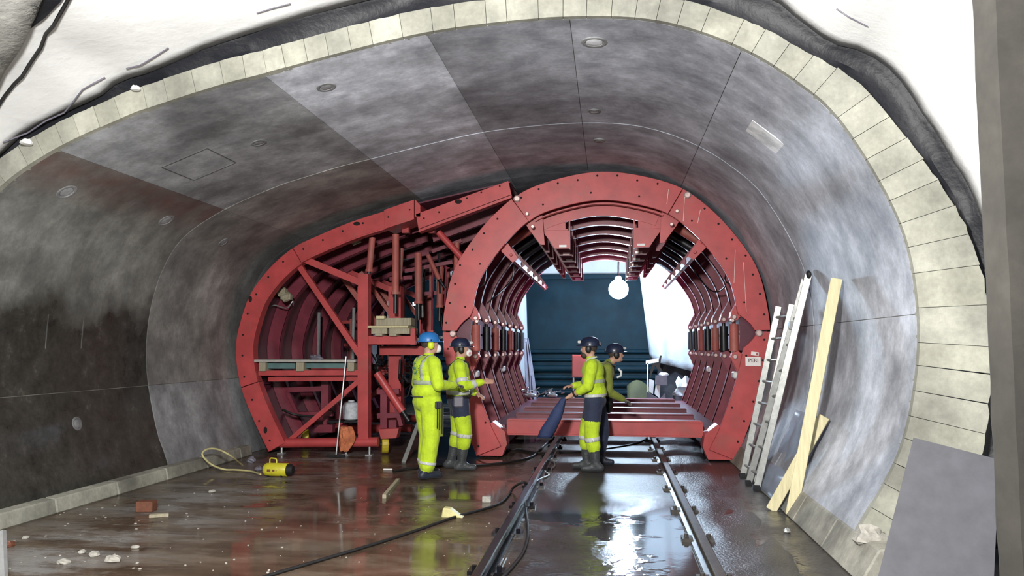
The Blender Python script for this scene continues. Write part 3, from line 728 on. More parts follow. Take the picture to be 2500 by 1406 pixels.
# ================================================================== SIDE FORMWORK (left hand wing)
SF = thing('side_formwork', (-4.2, YF, 0.0)); tag(SF, 'red curved side formwork wing with braced frame standing against the left wall', 'formwork')
LC = Curve2([(-5.08, 0.02), (-5.33, 0.49), (-5.52, 0.91), (-5.62, 1.28), (-5.65, 1.65), (-5.58, 2.02), (-5.43, 2.43), (-5.14, 2.81), (-4.78, 3.11), (-4.37, 3.30), (-3.85, 3.50), (-3.34, 3.65)])
def lplate(a, b, w0, name='curved_plate'):
    m_ = MB(); m_.band(LC.seg(a, b, 0, 26), LC.seg(a, b, w0, 26), YF - 0.02, YF + 0.03)
    o = build(m_, name, 'red', SF, bevel=0.004)
    h = holes(LC, [a + 0.14 + 0.34 * q for q in range(int((b - a - 0.2) / 0.34) + 1)], 0.09, YF - 0.02)
    tag(build(h, 'bolt_holes', 'hole', o), kind='stuff')
    m_ = MB(); m_.band(LC.seg(a, b, w0, 26), LC.seg(a, b, w0 + 0.02, 26), YF - 0.02, YF + 0.14); build(m_, 'edge_flange', 'red', o)
    m_ = MB(); m_.band(LC.seg(a, b, 0.004, 26), LC.seg(a, b, 0.016, 26), YF + 0.03, YR - 0.05); build(m_, 'skin_sheet', 'red_skin', o, smooth=True)
    for k in range(1, NR):
        m_ = MB(); m_.band(LC.seg(a, b, 0.02, 20), LC.seg(a, b, 0.24, 20), RY[k] - 0.01, RY[k] + 0.01); m_.band(LC.seg(a, b, 0.23, 20), LC.seg(a, b, 0.245, 20), RY[k] - 0.01, RY[k] + 0.09)
        build(m_, 'rib', 'red_in', o)
    return o
lj1, lj2 = LC.near(-5.52, 1.0), LC.near(-4.78, 3.11)
lp0 = lplate(0.02, lj1 - 0.006, 0.27); lp1 = lplate(lj1 + 0.006, lj2 - 0.006, 0.26); lp2 = lplate(lj2 + 0.006, LC.len - 0.006, 0.25)
for px, py in ((611, 730), (871, 546), (648, 1050)):     # oval lifting slots
    c = atY(px, py, YF - 0.022); m_ = MB(); m_.ell(c, (0.055 if py == 546 else 0.03, 0.006, 0.03 if py == 546 else 0.05), nu=14, nv=6); build(m_, 'slot', 'hole', SF)
def pplate(pts, name, Ya=YF - 0.02, Yb=YF + 0.03, par=SF, mat='red'):
    m_ = MB(); m_.prism(px2(pts, YF), Ya, Yb); return build(m_, name, mat, par, bevel=0.003)
# roof end block and the sliding roof beam towards the crown
blk = pplate([(940, 514), (1013, 489), (1013, 537), (942, 560)], 'roof_block', YF - 0.06, YF + 0.5)
m_ = MB(); m_.prism(px2([(1015, 488), (1028, 503), (1028, 530), (1015, 530)], YF), YF - 0.05, YF + 0.5); build(m_, 'end_cap', 'red', blk)
rb = pplate([(1017, 524), (1242, 443), (1250, 478), (1024, 562)], 'roof_beam', YF - 0.05, YF + 0.01)
m_ = MB(); m_.prism(px2([(1024, 560), (1250, 476), (1250, 484), (1024, 568)], YF), YF - 0.05, YF + 0.12); build(m_, 'beam_flange', 'red', rb)
c = atY(1119, 492, YF - 0.052); m_ = MB(); m_.ell(c, (0.055, 0.006, 0.035), nu=14, nv=6); build(m_, 'slot', 'hole', rb)
m_ = MB()
for px, py in ((1035, 533), (1072, 518), (1140, 484), (1175, 470), (1220, 454), (948, 530), (1000, 512)):
    p = atY(px, py, YF - 0.051 if px > 1015 else YF - 0.061); m_.lathe([(0.014, 0), (0.014, 0.004)], p, (0, -1, 0), 8)
tag(build(m_, 'bolt_holes', 'hole', rb), kind='stuff')
# roof skin and ribs in depth
for k in range(NR):
    Y = RY[k]
    if k:
        m_ = MB(); m_.prism(px2([(1010, 530), (1245, 447), (1250, 480), (1020, 566)], YF), Y, Y + 0.02); m_.prism(px2([(1020, 562), (1250, 478), (1250, 484), (1020, 568)], YF), Y - 0.02, Y + 0.09); build(m_, 'roof_rib', 'red_in', SF)
        m_ = MB(); m_.prism(px2([(930, 520), (1010, 494), (1010, 532), (932, 556)], YF), Y, Y + 0.02); build(m_, 'roof_rib', 'red_in', SF)
m_ = MB(); m_.prism(px2([(935, 512), (1245, 441), (1245, 444), (935, 516)], YF), YF + 0.05, YR - 0.1); build(m_, 'roof_skin', 'red_skin', SF)
# braced frames of the wing, one per rib pair
def bar2(a, b, wd, Y, name, mat='red', par=SF, dpt=None):
    A, B = xz(*a, YF), xz(*b, YF)
    m_ = MB(); m_.bar((A[0], Y, A[1]), (B[0], Y, B[1]), wd, dpt or wd, (0, 1, 0)); return build(m_, name, mat, par)
def tub2(a, b, r, Y, name, mat='red_dusty', par=SF, n=12):
    A, B = xz(*a, YF), xz(*b, YF); m_ = MB(); m_.tube([(A[0], Y, A[1]), (B[0], Y, B[1])], r, n); return build(m_, name, mat, par, smooth=True)
for k, Y in enumerate((YF + 0.10, YF + 2.1, YF + 4.1)):
    bar2((885, 668), (885, 1088), 0.155, Y, 'post'); bar2((740, 632), (880, 690), 0.10, Y, 'chord'); bar2((722, 642), (878, 872), 0.085, Y, 'diagonal')
    bar2((628, 911), (880, 910), 0.075, Y, 'deck_beam', dpt=0.12); bar2((640, 927), (880, 925), 0.07, Y + 0.16, 'deck_beam', dpt=0.1)
    bar2((872, 930), (700, 1078), 0.07, Y, 'diagonal')
    tub2((680, 1083), (920, 1080), 0.072, Y - 0.03, 'foot_tube', 'red')
    # post details
    o = bar2((874, 700), (874, 1060), 0.02, Y - 0.08, 'web_plate', 'red', SF, 0.02)
for k, Y in enumerate((YF + 1.1, YF + 3.1)):
    bar2((770, 650), (878, 800), 0.08, Y, 'diagonal', 'red_dusty'); bar2((800, 640), (885, 760), 0.07, Y + 0.5, 'diagonal', 'red_dusty'); bar2((932, 690), (932, 1060), 0.20, Y - 0.3, 'post')
# base carriage below the deck
for a_, b_, wd in (((650, 958), (748, 955), 0.075), ((752, 935), (752, 1010), 0.12), ((680, 1022), (770, 1020), 0.075), ((650, 960), (680, 1022), 0.05), ((725, 1058), (772, 1058), 0.12), ((752, 1010), (752, 1052), 0.07)):
    bar2(a_, b_, wd, YF + 0.75, 'carriage_member', 'red_in', SF)
for a_, b_, wd in (((905, 960), (960, 958), 0.075), ((922, 965), (922, 1050), 0.10), ((905, 1020), (955, 1018), 0.075), ((940, 960), (965, 1045), 0.06), ((945, 1030), (945, 1060), 0.12)):
    bar2(a_, b_, wd, YF + 0.35, 'carriage_member', 'red_in', SF)
pplate([(918, 1050), (968, 1048), (962, 1072), (924, 1074)], 'wheel_fork', YF + 0.12, YF + 0.3)
for px, Y in ((940, YF + 0.28), (746, YF + 0.85)):
    p = atY(px, 1092, Y); m_ = MB(); m_.lathe([(0.05, -0.05), (0.135, -0.05), (0.14, -0.03), (0.14, 0.03), (0.135, 0.05), (0.05, 0.05)], (p.x, Y, 0.145), (1, 0.35, 0), 20)
    o = build(m_, 'wheel', 'wheel', SF, bevel=0.005)
    m_ = MB(); m_.lathe([(0.03, -0.07), (0.03, 0.07)], (p.x, Y, 0.145), (1, 0.35, 0), 10); build(m_, 'axle', 'dark', o)
# jack spindles under the foot tube
for px in (688, 845, 902):
    p = atY(px, 1095, YF + 0.07); m_ = MB(); m_.tube([(p.x, YF + 0.07, 0.0), (p.x, YF + 0.07, 0.2)], 0.018, 8); m_.box((p.x, YF + 0.07, 0.008), (0.1, 0.1, 0.016)); build(m_, 'jack', 'galv', SF)
# platform bracket, vertical props and slanted push props between post and ring
pplate([(895, 820), (1012, 820), (1012, 841), (895, 841)], 'platform_beam', YF + 0.05, YF + 0.15); bar2((1005, 802), (1005, 842), 0.07, YF + 0.1, 'platform_stop'); bar2((1035, 805), (1035, 850), 0.07, YF + 0.5, 'platform_stop')
pplate([(900, 845), (1040, 845), (1040, 868), (900, 868)], 'platform_beam', YF + 0.55, YF + 0.65)
props = [((892, 572), (884, 655), .05, .35), ((945, 590), (940, 668), .045, .8), ((953, 565), (952, 712), .055, .3), ((985, 600), (986, 730), .06, .9), ((1023, 620), (1020, 735), .055, 1.5), ((1050, 628), (1046, 745), .05, 2.2),
         ((1090, 575), (1088, 660), .045, .8), ((1098, 660), (1085, 740), .06, 1.4), ((1005, 610), (1008, 735), .05, 2.6), ((968, 610), (972, 740), .045, 3.0), ((1065, 600), (1062, 740), .05, 3.4)]
for a_, b_, r, dy in props:
    o = tub2(a_, b_, r, YF + dy, 'prop')
    mid = ((a_[0] + b_[0]) / 2, (a_[1] + b_[1]) / 2); e = (b_[0] + (b_[0] - a_[0]) * .35, b_[1] + (b_[1] - a_[1]) * .35)
    tub2(b_, e, r * 0.55, YF + dy, 'prop_rod', 'dark', o)
    A = xz(*b_, YF); m_ = MB(); m_.lathe([(r * 1.25, -0.02), (r * 1.25, 0.02)], (A[0], YF + dy, A[1]), (0, 0, 1), 12); build(m_, 'prop_collar', 'red_dusty', o)
for a_, b_, r, dy in (((908, 912), (972, 1008), .062, .25), ((955, 905), (1010, 1000), .055, 1.3), ((980, 890), (1040, 985), .05, 2.0), ((1060, 560), (1120, 625), .05, .3), ((1000, 600), (1030, 665), .04, 1.2)):
    o = tub2(a_, b_, r, YF + dy, 'push_prop', 'red_dusty' if dy > .3 else 'red')
    tub2(b_, (b_[0] + 16, b_[1] + 24), r * 0.6, YF + dy, 'prop_rod', 'dark', o)
for px in (900, 975, 1040):
    bar2((px, 545), (px, 560), 0.1, YF + 0.4, 'prop_head', 'red')
# upright dark frames and pale strips deep inside the wing
for i in range(16):
    px = 915 + i * 11 + random.uniform(-4, 4); Y = YF + 2.6 + (i % 4) * 0.8
    bar2((px, 560 + random.uniform(0, 60)), (px + random.uniform(-6, 6), 860 + random.uniform(-40, 60)), random.uniform(0.03, 0.07), Y, 'inner_strut', 'red_dusty' if i % 3 else 'dark')
for i in range(7):
    px = 650 + i * 33; Y = YF + 2.2 + (i % 3) * 1.1
    bar2((px, 700 + random.uniform(0, 60)), (px + random.uniform(-4, 8), 900), random.uniform(0.03, 0.06), Y, 'inner_strut', 'galv' if i % 3 == 0 else 'red_dusty')
for i in range(3):
    bar2((640, 770 + 70 * i), (870, 760 + 70 * i), 0.06, YF + 3.4 + 0.3 * i, 'inner_rail', 'red')
random.seed(21)
for i in range(22):      # thin upright rods and cables between the props
    px = random.uniform(965, 1078); Y = YF + random.uniform(1.0, 3.4); y0 = random.uniform(585, 640)
    tub2((px, y0), (px + random.uniform(-5, 5), y0 + random.uniform(90, 190)), random.uniform(.008, .022), Y, 'tie_rod', random.choice(('galv', 'dark', 'dark', 'red_in')), SF, 6)
for a_, b_ in (((905, 600), (985, 585)), ((930, 640), (1060, 615)), ((960, 700), (1085, 690)), ((1010, 590), (1090, 560)), ((900, 665), (960, 660))):
    bar2(a_, b_, .06, YF + random.uniform(.9, 2.4), 'cross_tie', 'red_in')
m_ = MB()
for i in range(30):      # oily hoses and couplings under the platform
    p = atY(random.uniform(900, 1010), random.uniform(860, 935), YF + random.uniform(0.5, 1.6)); q = p + Vector((random.uniform(-.3, .3), random.uniform(-.2, .3), random.uniform(-.45, .1)))
    m_.tube([p, (p + q) / 2 + Vector((0, 0, -0.08)), q], random.uniform(0.012, 0.03), 6)
tag(build(m_, 'hose_tangle', 'dark', SF), kind='stuff')
hose([atY(655, 750, 11.9), atY(672, 745, 12), atY(700, 752, 12), atY(715, 735, 12), atY(716, 745, 12.1)], 0.01, SF, 'galv'); hose([atY(690, 1000, 11.8), atY(720, 1012, 11.8), atY(770, 1016, 12), atY(820, 1005, 12.2)], 0.02, SF)
for px, py in ((868, 586), (688, 712), (700, 725)):
    c = atY(px, py, YF + 0.5); m_ = MB(); m_.lathe([(0.03, -.08), (0.07, -.06), (0.07, .06), (0.03, .08)], c, (1, 0, .4), 10); m_.box(c, (0.16, 0.1, 0.08)); build(m_, 'vibrator', 'wood_dim', SF)

# ================================================================== THINGS ON AND AROUND THE FLOOR
def obox(name, c, d, mat, label, cat, rz=0.0, rot=None, group=None, bevel=0.004):
    m_ = MB(); m_.box(c, d, rot if rot is not None else Matrix.Rotation(rz, 3, 'Z')); return tag(build(m_, name, mat, bevel=bevel), label, cat, group)
def lump(name, c, r, mat, label, cat, seed, rough=0.3, group=None, rz=0.0):
    m_ = MB(); m_.ell((0, 0, 0), r, Matrix.Rotation(rz, 3, 'Z'), 10, 7)
    for p in m_.v:
        q = p.normalized(); p += Vector(q) * rough * min(r) * 1.5 * mnoise.noise(Vector((q.x * 2.1 + seed, q.y * 2.1, q.z * 2.1)))
        if p.z < -r[2] * 0.55: p.z = -r[2] * 0.55
    m_.v = [p + Vector(c) + Vector((0, 0, r[2] * 0.55)) for p in m_.v]
    return tag(build(m_, name, mat), label, cat, group)

# ---- rails
def rail(X, mat, label):
    t = thing('rail', (X, 4.0, 0.0)); tag(t, label, 'rail')
    m_ = MB(); m_.prism([(X - .06, 0), (X + .06, 0), (X + .06, .014), (X + .012, .022), (X + .012, .085), (X + .036, .092), (X + .036, .108), (X + .028, .113), (X - .028, .113), (X - .036, .108), (X - .036, .092), (X - .012, .085), (X - .012, .022), (X - .06, .014)], 3.2, 18.2)
    build(m_, 'rail_beam', mat, t)
    for k in range(11):
        y = 5.6 + 1.15 * k
        for sx_ in (-1, 1):
            m_ = MB(); m_.box((X + sx_ * 0.085, y, 0.014), (0.09, 0.14, 0.028)); m_.lathe([(0.018, 0), (0.018, 0.035)], (X + sx_ * 0.09, y, 0.02), (0, 0, 1), 8); build(m_, 'rail_clip', mat, t)
    return t
rail(-0.88, 'rail', 'wet black steel rail with bright edges left of the standing worker')
rail(0.71, 'railw', 'mud-caked steel rail running along the right of the wet track')
for X, nm, lb in ((1.02, 'mud_bank', 'ridge of dark mud along the outer side of the right rail'),):
    m_ = MB(); rows = []
    for j in range(60):
        y = 5.0 + 0.2 * j; row = []
        for k in range(9):
            u = k / 8; x = 0.76 + 0.62 * u; h = 0.05 * math.sin(u * math.pi) * (0.5 + 0.9 * mnoise.noise(Vector((x * 3, y * 1.5, 1)))) + 0.012 * mnoise.noise(Vector((x * 14, y * 14, 2)))
            row.append((x, y, max(h, -0.01) - 0.003))
        rows.append(row)
    m_.grid(rows); M['mud'] = simple('wet_dark_mud', (0.035, 0.033, 0.032), 0.28, 0, 0.5, 9, 0.9)
    tag(build(m_, nm, 'mud', smooth=True), lb, 'mud', kind='stuff')

# ---- cables on the floor
def cable(pts, r, label, mat='rubber', name='cable', zs=None):
    P = [atZ(x, y, (zs[i] if zs else 0.0) + r) for i, (x, y) in enumerate(pts)]; out = []
    for i in range(len(P) - 1):
        p0 = P[max(i - 1, 0)]; p1, p2 = P[i], P[i + 1]; p3 = P[min(i + 2, len(P) - 1)]
        for k in range(6):
            t = k / 6; out.append(0.5 * ((2 * p1) + (p2 - p0) * t + (2 * p0 - 5 * p1 + 4 * p2 - p3) * t * t + (3 * p1 - p0 - 3 * p2 + p3) * t ** 3))
    out.append(P[-1]); m_ = MB(); m_.tube(out, r, 7); return tag(build(m_, name, mat, smooth=True), label, 'cable')
cable([(600, 1424), (665, 1402), (800, 1362), (920, 1326), (1030, 1290), (1110, 1262), (1180, 1243), (1222, 1228), (1242, 1208), (1252, 1192), (1268, 1181), (1282, 1178), (1292, 1190)], 0.013, 'long thin black cable crossing the brown floor to the left rail', zs=[0] * 9 + [0.02, 0.10, 0.115, 0.05])
cable([(1283, 1180), (1281, 1215), (1284, 1250), (1289, 1300), (1278, 1345), (1255, 1378), (1232, 1404), (1200, 1440)], 0.013, 'shiny cable dropping off the left rail towards the foreground')
cable([(1296, 1190), (1315, 1172), (1340, 1160), (1330, 1150), (1352, 1140), (1352, 1128), (1335, 1120), (1350, 1105), (1360, 1092)], 0.012, 'curly pale cable lying beside the left rail', 'galv')
cable([(960, 1150), (1080, 1136), (1200, 1133), (1290, 1118), (1318, 1098), (1340, 1078), (1362, 1064)], 0.016, 'black cable running from the workers feet to the arch formwork')
cable([(1365, 1104), (1420, 1102), (1500, 1092), (1560, 1080), (1586, 1062)], 0.013, 'thin black cable lying across the track between the rails')
cable([(1215, 1112), (1235, 1100), (1262, 1098), (1300, 1104), (1330, 1106)], 0.016, 'short black hose end beside the left foot of the arch')

# ---- yellow gas heater with its hose
hp = atZ(640, 1164); hq = atZ(712, 1166); ax = (hq - hp).normalized(); c0 = hp + Vector((0, 0.05, 0.085))
ht = thing('gas_heater', tuple(hp + Vector((0.15, 0.05, 0)))); tag(ht, 'small yellow cylinder heater with carrying handle lying on the wet floor', 'heater')
m_ = MB(); m_.lathe([(0.03, 0), (0.062, 0.008), (0.078, 0.03), (0.082, 0.06), (0.082, 0.31), (0.078, 0.315)], c0, ax, 22); body = build(m_, 'body', 'yellow', ht, smooth=True)
m_ = MB(); m_.lathe([(0.06, 0.30), (0.074, 0.315), (0.074, 0.36), (0.05, 0.385), (0.02, 0.385)], c0, ax, 20); noz = build(m_, 'nozzle', 'rubber', ht, smooth=True)
m_ = MB(); m_.tube([c0 + ax * .075 + Vector((0, 0, .075)), c0 + ax * .075 + Vector((0, 0, .125)), c0 + ax * .09 + Vector((0, 0, .14)), c0 + ax * .15 + Vector((0, 0, .135)), c0 + ax * .165 + Vector((0, 0, .12)), c0 + ax * .165 + Vector((0, 0, .075))], 0.009, 8); build(m_, 'handle', 'yellow', ht, smooth=True)
for k, (a_, b_, hz) in enumerate(((0.055, 0.10, .03), (0.125, 0.155, .026), (0.17, 0.18, .02))):
    m_ = MB(); m_.box(c0 + ax * ((a_ + b_) / 2 + .02) + Vector((0, -0.0815, 0.0)), (b_ - a_, 0.004, hz), Matrix.Rotation(math.atan2(ax.y, ax.x), 3, 'Z')); build(m_, 'faded_print', 'brick', body)
for a_ in (0.07, 0.25):
    m_ = MB(); m_.box(c0 + ax * a_ + Vector((0, 0, -0.075)), (0.02, 0.14, 0.02)); build(m_, 'foot', 'rubber', ht)
m_ = MB()
hz_pts = [atZ(636, 1158, .03), atZ(610, 1150, .02), atZ(575, 1147, .02), atZ(548, 1146, .02), atY(520, 1136, 9.6), atY(500, 1120, 9.62), atY(494, 1106, 9.64), atY(508, 1096, 9.64), atY(532, 1097, 9.62), atY(562, 1112, 9.6), atZ(592, 1136, .015)]
hose_pts = [hz_pts[0]]
for i in range(len(hz_pts) - 1):
    for k in range(1, 6): 
        p0 = hz_pts[max(i - 1, 0)]; p1, p2 = hz_pts[i], hz_pts[i + 1]; p3 = hz_pts[min(i + 2, len(hz_pts) - 1)]; t = k / 5
        hose_pts.append(0.5 * ((2 * p1) + (p2 - p0) * t + (2 * p0 - 5 * p1 + 4 * p2 - p3) * t * t + (3 * p1 - p0 - 3 * p2 + p3) * t ** 3))
M['hose_y'] = simple('pale_yellow_hose', (0.55, 0.50, 0.24), 0.5, 0, 0.2, 10, 0)
m_.tube(hose_pts, 0.012, 8); tag(build(m_, 'gas_hose', 'hose_y', smooth=True), 'pale yellow hose looped on the floor behind the yellow heater', 'hose')
for i, (px, py, r, rz) in enumerate(((612, 1128, .07, .3), (632, 1148, .05, 1.1))):
    lump('scrap', atZ(px, py), (r, r * .7, r * .6), 'grey_box', ('dark crumpled scrap left of the yellow heater, nearer the formwork', 'small dark scrap touching the hose end by the yellow heater')[i], 'scrap', i + 3.3, 0.5)

# ---- loose bits lying about
bt = atZ(938, 1212, .02); b2_ = atZ(972, 1172, .02); m_ = MB(); m_.bar(bt, b2_, 0.04, 0.04, (0, 0, 1)); tag(build(m_, 'wood_batten', 'wood_dim'), 'short wooden batten lying on the brown wet floor', 'timber')
obox('brick', atZ(350, 1250) + Vector((0, .05, .05)), (0.16, 0.12, 0.10), 'brick', 'reddish brown block on the muddy floor near the left kerb', 'brick', 0.15)
obox('wood_offcut', atZ(388, 1262) + Vector((0, 0, .015)), (0.17, 0.06, 0.03), 'wood_dim', 'small pale wood offcut just in front of the brown block', 'timber', 0.5)
m_ = MB(); fc = atZ(1105, 1262); m_.prism([(-.10, 0), (.11, 0), (.06, .03), (-.02, .085), (-.085, .09)], -.05, .05); m_.v = [p + fc for p in m_.v]; tag(build(m_, 'foam_offcut', 'hose_y', bevel=.008), 'pale yellow foam wedge beside the thin black cable', 'foam')
obox('white_cup', atZ(1187, 1227) + Vector((0, .03, .03)), (0.09, 0.07, 0.06), 'rubble', 'small whitish block on wet floor left of the left rail', 'block', 0.1)
obox('white_chip', atZ(947, 1147) + Vector((0, 0, .008)), (0.12, 0.03, 0.016), 'white', 'thin white strip on the floor in front of the yellow wheel', 'scrap', 0.05)
ap = atZ(985, 1132); m_ = MB(); m_.bar(ap + Vector((0, 0, .01)), atY(1026, 1022, ap.y + 0.55), 0.055, 0.03, (0, 1, 0)); tag(build(m_, 'straightedge', 'alu'), 'aluminium straightedge leaning upright behind the worker in the blue helmet', 'straightedge')
stones = [(330, 1338, .035, 'white pebble on the brown floor, lower left'), (517, 1202, .045, 'white pebble between the brown block and the yellow heater'), (62, 1315, .035, 'pale stone by the end of the left kerb'), (230, 1357, .055, 'flat pale stone in mud at lower left'),
          (275, 1370, .07, 'broad buff stone half sunk in mud at lower left'), (155, 1376, .05, 'grey stone in mud at the bottom left'), (15, 1335, .07, 'rusty brown clod at the left edge'), (200, 1350, .04, 'small chip left of the flat pale stone')]
for i, (px, py, r, lb) in enumerate(stones): lump('stone', atZ(px, py), (r, r * .7, r * .42), 'rubble' if i != 6 else 'brick', lb, 'stone', i * 1.7, 0.4, 'stones on the left of the floor', i * .7)
m_ = MB(); random.seed(3)
for i in range(120):
    left = i < 75
    px, py = (random.uniform(20, 760), random.uniform(1195, 1400)) if left else (random.uniform(780, 1320), random.uniform(1150, 1400))
    p = atZ(px, py); r = random.uniform(.003, .011 if left else .008)
    m_.ell(p + Vector((0, 0, r * .3)), (r * 1.4, r, r * .6), Matrix.Rotation(random.uniform(0, 3), 3, 'Z'), 6, 4)
tag(build(m_, 'grit', 'rubble', origin=(0, 0, 0)), 'small pale chips and grit scattered over the wet floor', 'grit', kind='stuff')
m_ = MB(); m_.box((0, 0, 0), (.04, .04, .8)); 
bp = atZ(2, 1440); m_ = MB(); m_.bar(bp, bp + Vector((-.12, .1, .35)), .09, .03, (0, 1, 0)); tag(build(m_, 'pale_post', 'galv'), 'pale metal post end at the bottom left corner', 'post')

# ---- right side: ladder, planks, polythene, foam
LD = thing('ladder', (1.7, 9.5, 0.0)); tag(LD, 'aluminium extension ladder leaning on the curved right wall', 'ladder')
def stile(a, b, name='stile'):
    m_ = MB(); m_.bar(a, b, 0.075, 0.03, (0.3, 1, 0)); return build(m_, name, 'alu', LD, bevel=.004)
A0, A1 = Vector((1.62, 10.02, 0.03)), Vector((2.05, 9.80, 2.10)); B0, B1 = Vector((1.60, 9.50, 0.03)), Vector((2.17, 8.98, 2.36)); C0, C1 = Vector((1.63, 9.16, 0.03)), Vector((2.19, 8.90, 2.40))
D0, D1 = Vector((1.66, 9.55, 0.03)), Vector((2.11, 9.36, 2.10))
stile(A0, A1); stile(B0, B1); stile(C0, C1); stile(D0, D1)
for k in range(8):
    t = 0.06 + k * 0.125
    m_ = MB(); m_.tube([A0.lerp(A1, t), D0.lerp(D1, t)], 0.016, 8); build(m_, 'rung', 'alu', LD, smooth=True)
    m_ = MB(); m_.tube([B0.lerp(B1, t), C0.lerp(C1, t)], 0.016, 8); build(m_, 'rung', 'alu', LD, smooth=True)
for p in (B1, C1):
    m_ = MB(); m_.ell(p, (.03, .045, .05), nu=10, nv=6); build(m_, 'end_cap', 'rubber' if p is C1 else 'alu', LD, smooth=True)
for p in (A0, B0, C0):
    m_ = MB(); m_.box(p + Vector((0, 0, 0)), (.09, .05, .06)); build(m_, 'rubber_foot', 'dark', LD)
m_ = MB(); m_.box(B0.lerp(B1, .78), (.08, .07, .09)); build(m_, 'catch', 'galv', LD)
m_ = MB(); m_.bar(Vector((1.71, 7.86, 0.0)), Vector((2.18, 7.80, 2.26)), 0.105, 0.045, (0.35, 1, 0)); tag(build(m_, 'timber_plank', 'wood', bevel=.003), 'long pale timber plank leaning on the curved right wall', 'plank')
m_ = MB(); m_.bar(Vector((1.57, 8.08, 0.0)), Vector((2.07, 7.97, 0.93)), 0.105, 0.045, (0.5, 1, 0)); tag(build(m_, 'timber_plank', 'wood', bevel=.003), 'short pale timber plank crossing behind the long leaning one', 'plank')
M['poly'] = simple('bluish_polythene', (0.42, 0.50, 0.66), 0.3, 0, 0.25, 6, 0.4, alpha=0.45)
m_ = MB(); rows = []
for j in range(13):
    z = 0.02 + 0.88 * j / 12; row = []
    for k in range(15):
        y = 8.0 + 1.25 * k / 14 + 0.15 * (1 - z); x = INTR.at(INTR.near(2.2, max(z, .02)), 0.05)[0] - 0.03 + 0.025 * mnoise.noise(Vector((y * 5, z * 3, 0)))
        x = min(x, 1.66 + 0.42 * z) if z < .3 else x
        row.append((x, y, z))
    rows.append(row)
m_.grid(rows); tag(build(m_, 'polythene_sheet', 'poly', smooth=True, solid=.003), 'bluish translucent polythene against the right wall behind the planks', 'sheet')
fp = atZ(2125, 1325, .2)
lump('foam_scrap', fp, (.13, .10, .07), 'rubble', 'crumbling pale foam lump at the foot of the concrete end face', 'foam', 8.8, 0.8)
lump('plaster_bit', atZ(2118, 1398), (.035, .03, .03), 'white', 'small white lump at the bottom right beside the grey board', 'scrap', 2.2, .5)
lump('tin_can', atZ(1922, 1300), (.03, .02, .025), 'alu', 'tiny shiny scrap on the mud below the planks', 'scrap', 4.1, .3)
for i, (px, py, r) in enumerate(((331, 214, .04), (65, 347, .05))):
    p = atY(px, py, YE - .16); lump('foam_blob', p - Vector((0, 0, .02)), (r, r, r * .6), 'white', ('white foam blob on the concrete rim under the membrane, top left', 'white foam blob on the concrete rim near the left picture edge')[i], 'foam', i + 1.5, .4)

# ---- timber stack on the platform, deck boards and clutter in the side wing
def pbox(name, x0, y0, x1, y1, Ya, Yb, mat, label, cat, group=None, tilt=0):
    a, b = xz(x0, y1, Ya), xz(x1, y0, Ya); m_ = MB(); c = Vector(((a[0] + b[0]) / 2, (Ya + Yb) / 2, (a[1] + b[1]) / 2))
    m_.box(c, (b[0] - a[0], Yb - Ya, b[1] - a[1]), Matrix.Rotation(tilt, 3, 'Y')); return tag(build(m_, name, mat, bevel=.003), label, cat, group)
G = 'timbers stacked on the red platform'
pbox('timber', 915, 815, 933, 820, YF - .05, YF + .5, 'wood_dim', 'lower left bearer block under the platform timber stack', 'timber', G)
pbox('timber', 950, 815, 968, 820, YF - .05, YF + .5, 'wood_dim', 'lower right bearer block under the platform timber stack', 'timber', G)
pbox('timber', 906, 800, 945, 815, YF + .0, YF + .5, 'wood_dim', 'thick left timber in the middle of the platform stack', 'timber', G)
pbox('timber', 950, 800, 1000, 815, YF + .0, YF + .5, 'wood_dim', 'thick right timber in the middle of the platform stack', 'timber', G)
pbox('timber', 897, 795, 996, 800, YF - .08, YF + .35, 'wood', 'thin pale board lying across the platform timber stack', 'timber', G)
pbox('timber', 918, 776, 1003, 795, YF + .05, YF + .3, 'wood_dim', 'topmost thick timber of the platform stack', 'timber', G)
pbox('timber', 918, 771, 938, 778, YF - .05, YF + .05, 'wood', 'short pale block end on top of the platform stack', 'timber', G)
G = 'deck timbers in the side wing'
pbox('deck_board', 620, 878, 868, 884, YF - .02, YF + .5, 'pale_board', 'long pale board laid across the side wing deck', 'board', G)
for i, (x0, x1) in enumerate(((632, 648), (722, 741), (848, 864))):
    pbox('deck_block', x0, 885, x1, 906, YF + .0, YF + .3, 'wood_dim', ('leftmost', 'middle', 'rightmost')[i] + ' wooden block propping the long pale deck board', 'timber', G)
pbox('teal_panel', 650, 886, 720, 900, YF + .1, YF + .5, 'teal_ply', 'teal coated panel under the deck board, left bay', 'panel', G); pbox('teal_panel', 743, 886, 846, 899, YF + .1, YF + .5, 'teal_ply', 'teal coated panel under the deck board, right bay', 'panel', G)
lump('grey_rag', atY(772, 878, YF + .05), (.11, .07, .05), 'grey_box', 'crumpled grey rag lying over the long pale deck board', 'rag', 6.2, .7)
m_ = MB(); p = atY(857, 1025, YF + .75); m_.lathe([(.10, 0), (.13, .02), (.135, .22), (.11, .27), (.05, .29), (.05, .31)], (p.x, p.y, p.z), (0, 0, 1), 18); tag(build(m_, 'plastic_drum', 'bag', smooth=True), 'pale grey plastic drum inside the side wing behind the lower diagonal', 'drum')
m_ = MB(); m_.box((p.x - .05, p.y, p.z - .02), (.6, .3, .03)); tag(build(m_, 'drum_shelf', 'dark'), 'dark shelf carrying the pale grey plastic drum', 'shelf')
t = thing('squeegee', tuple(atZ(818, 1112))); tag(t, 'long-handled floor squeegee leaning on the side wing frame', 'squeegee')
sb = atZ(818, 1112, .03); sb.y = YF - .18; m_ = MB(); m_.tube([sb, atY(845, 870, YF - .1)], .012, 8); build(m_, 'handle', 'galv', t)
m_ = MB(); m_.box(sb - Vector((0, 0, .01)), (.27, .03, .035)); build(m_, 'blade', 'dark', t)
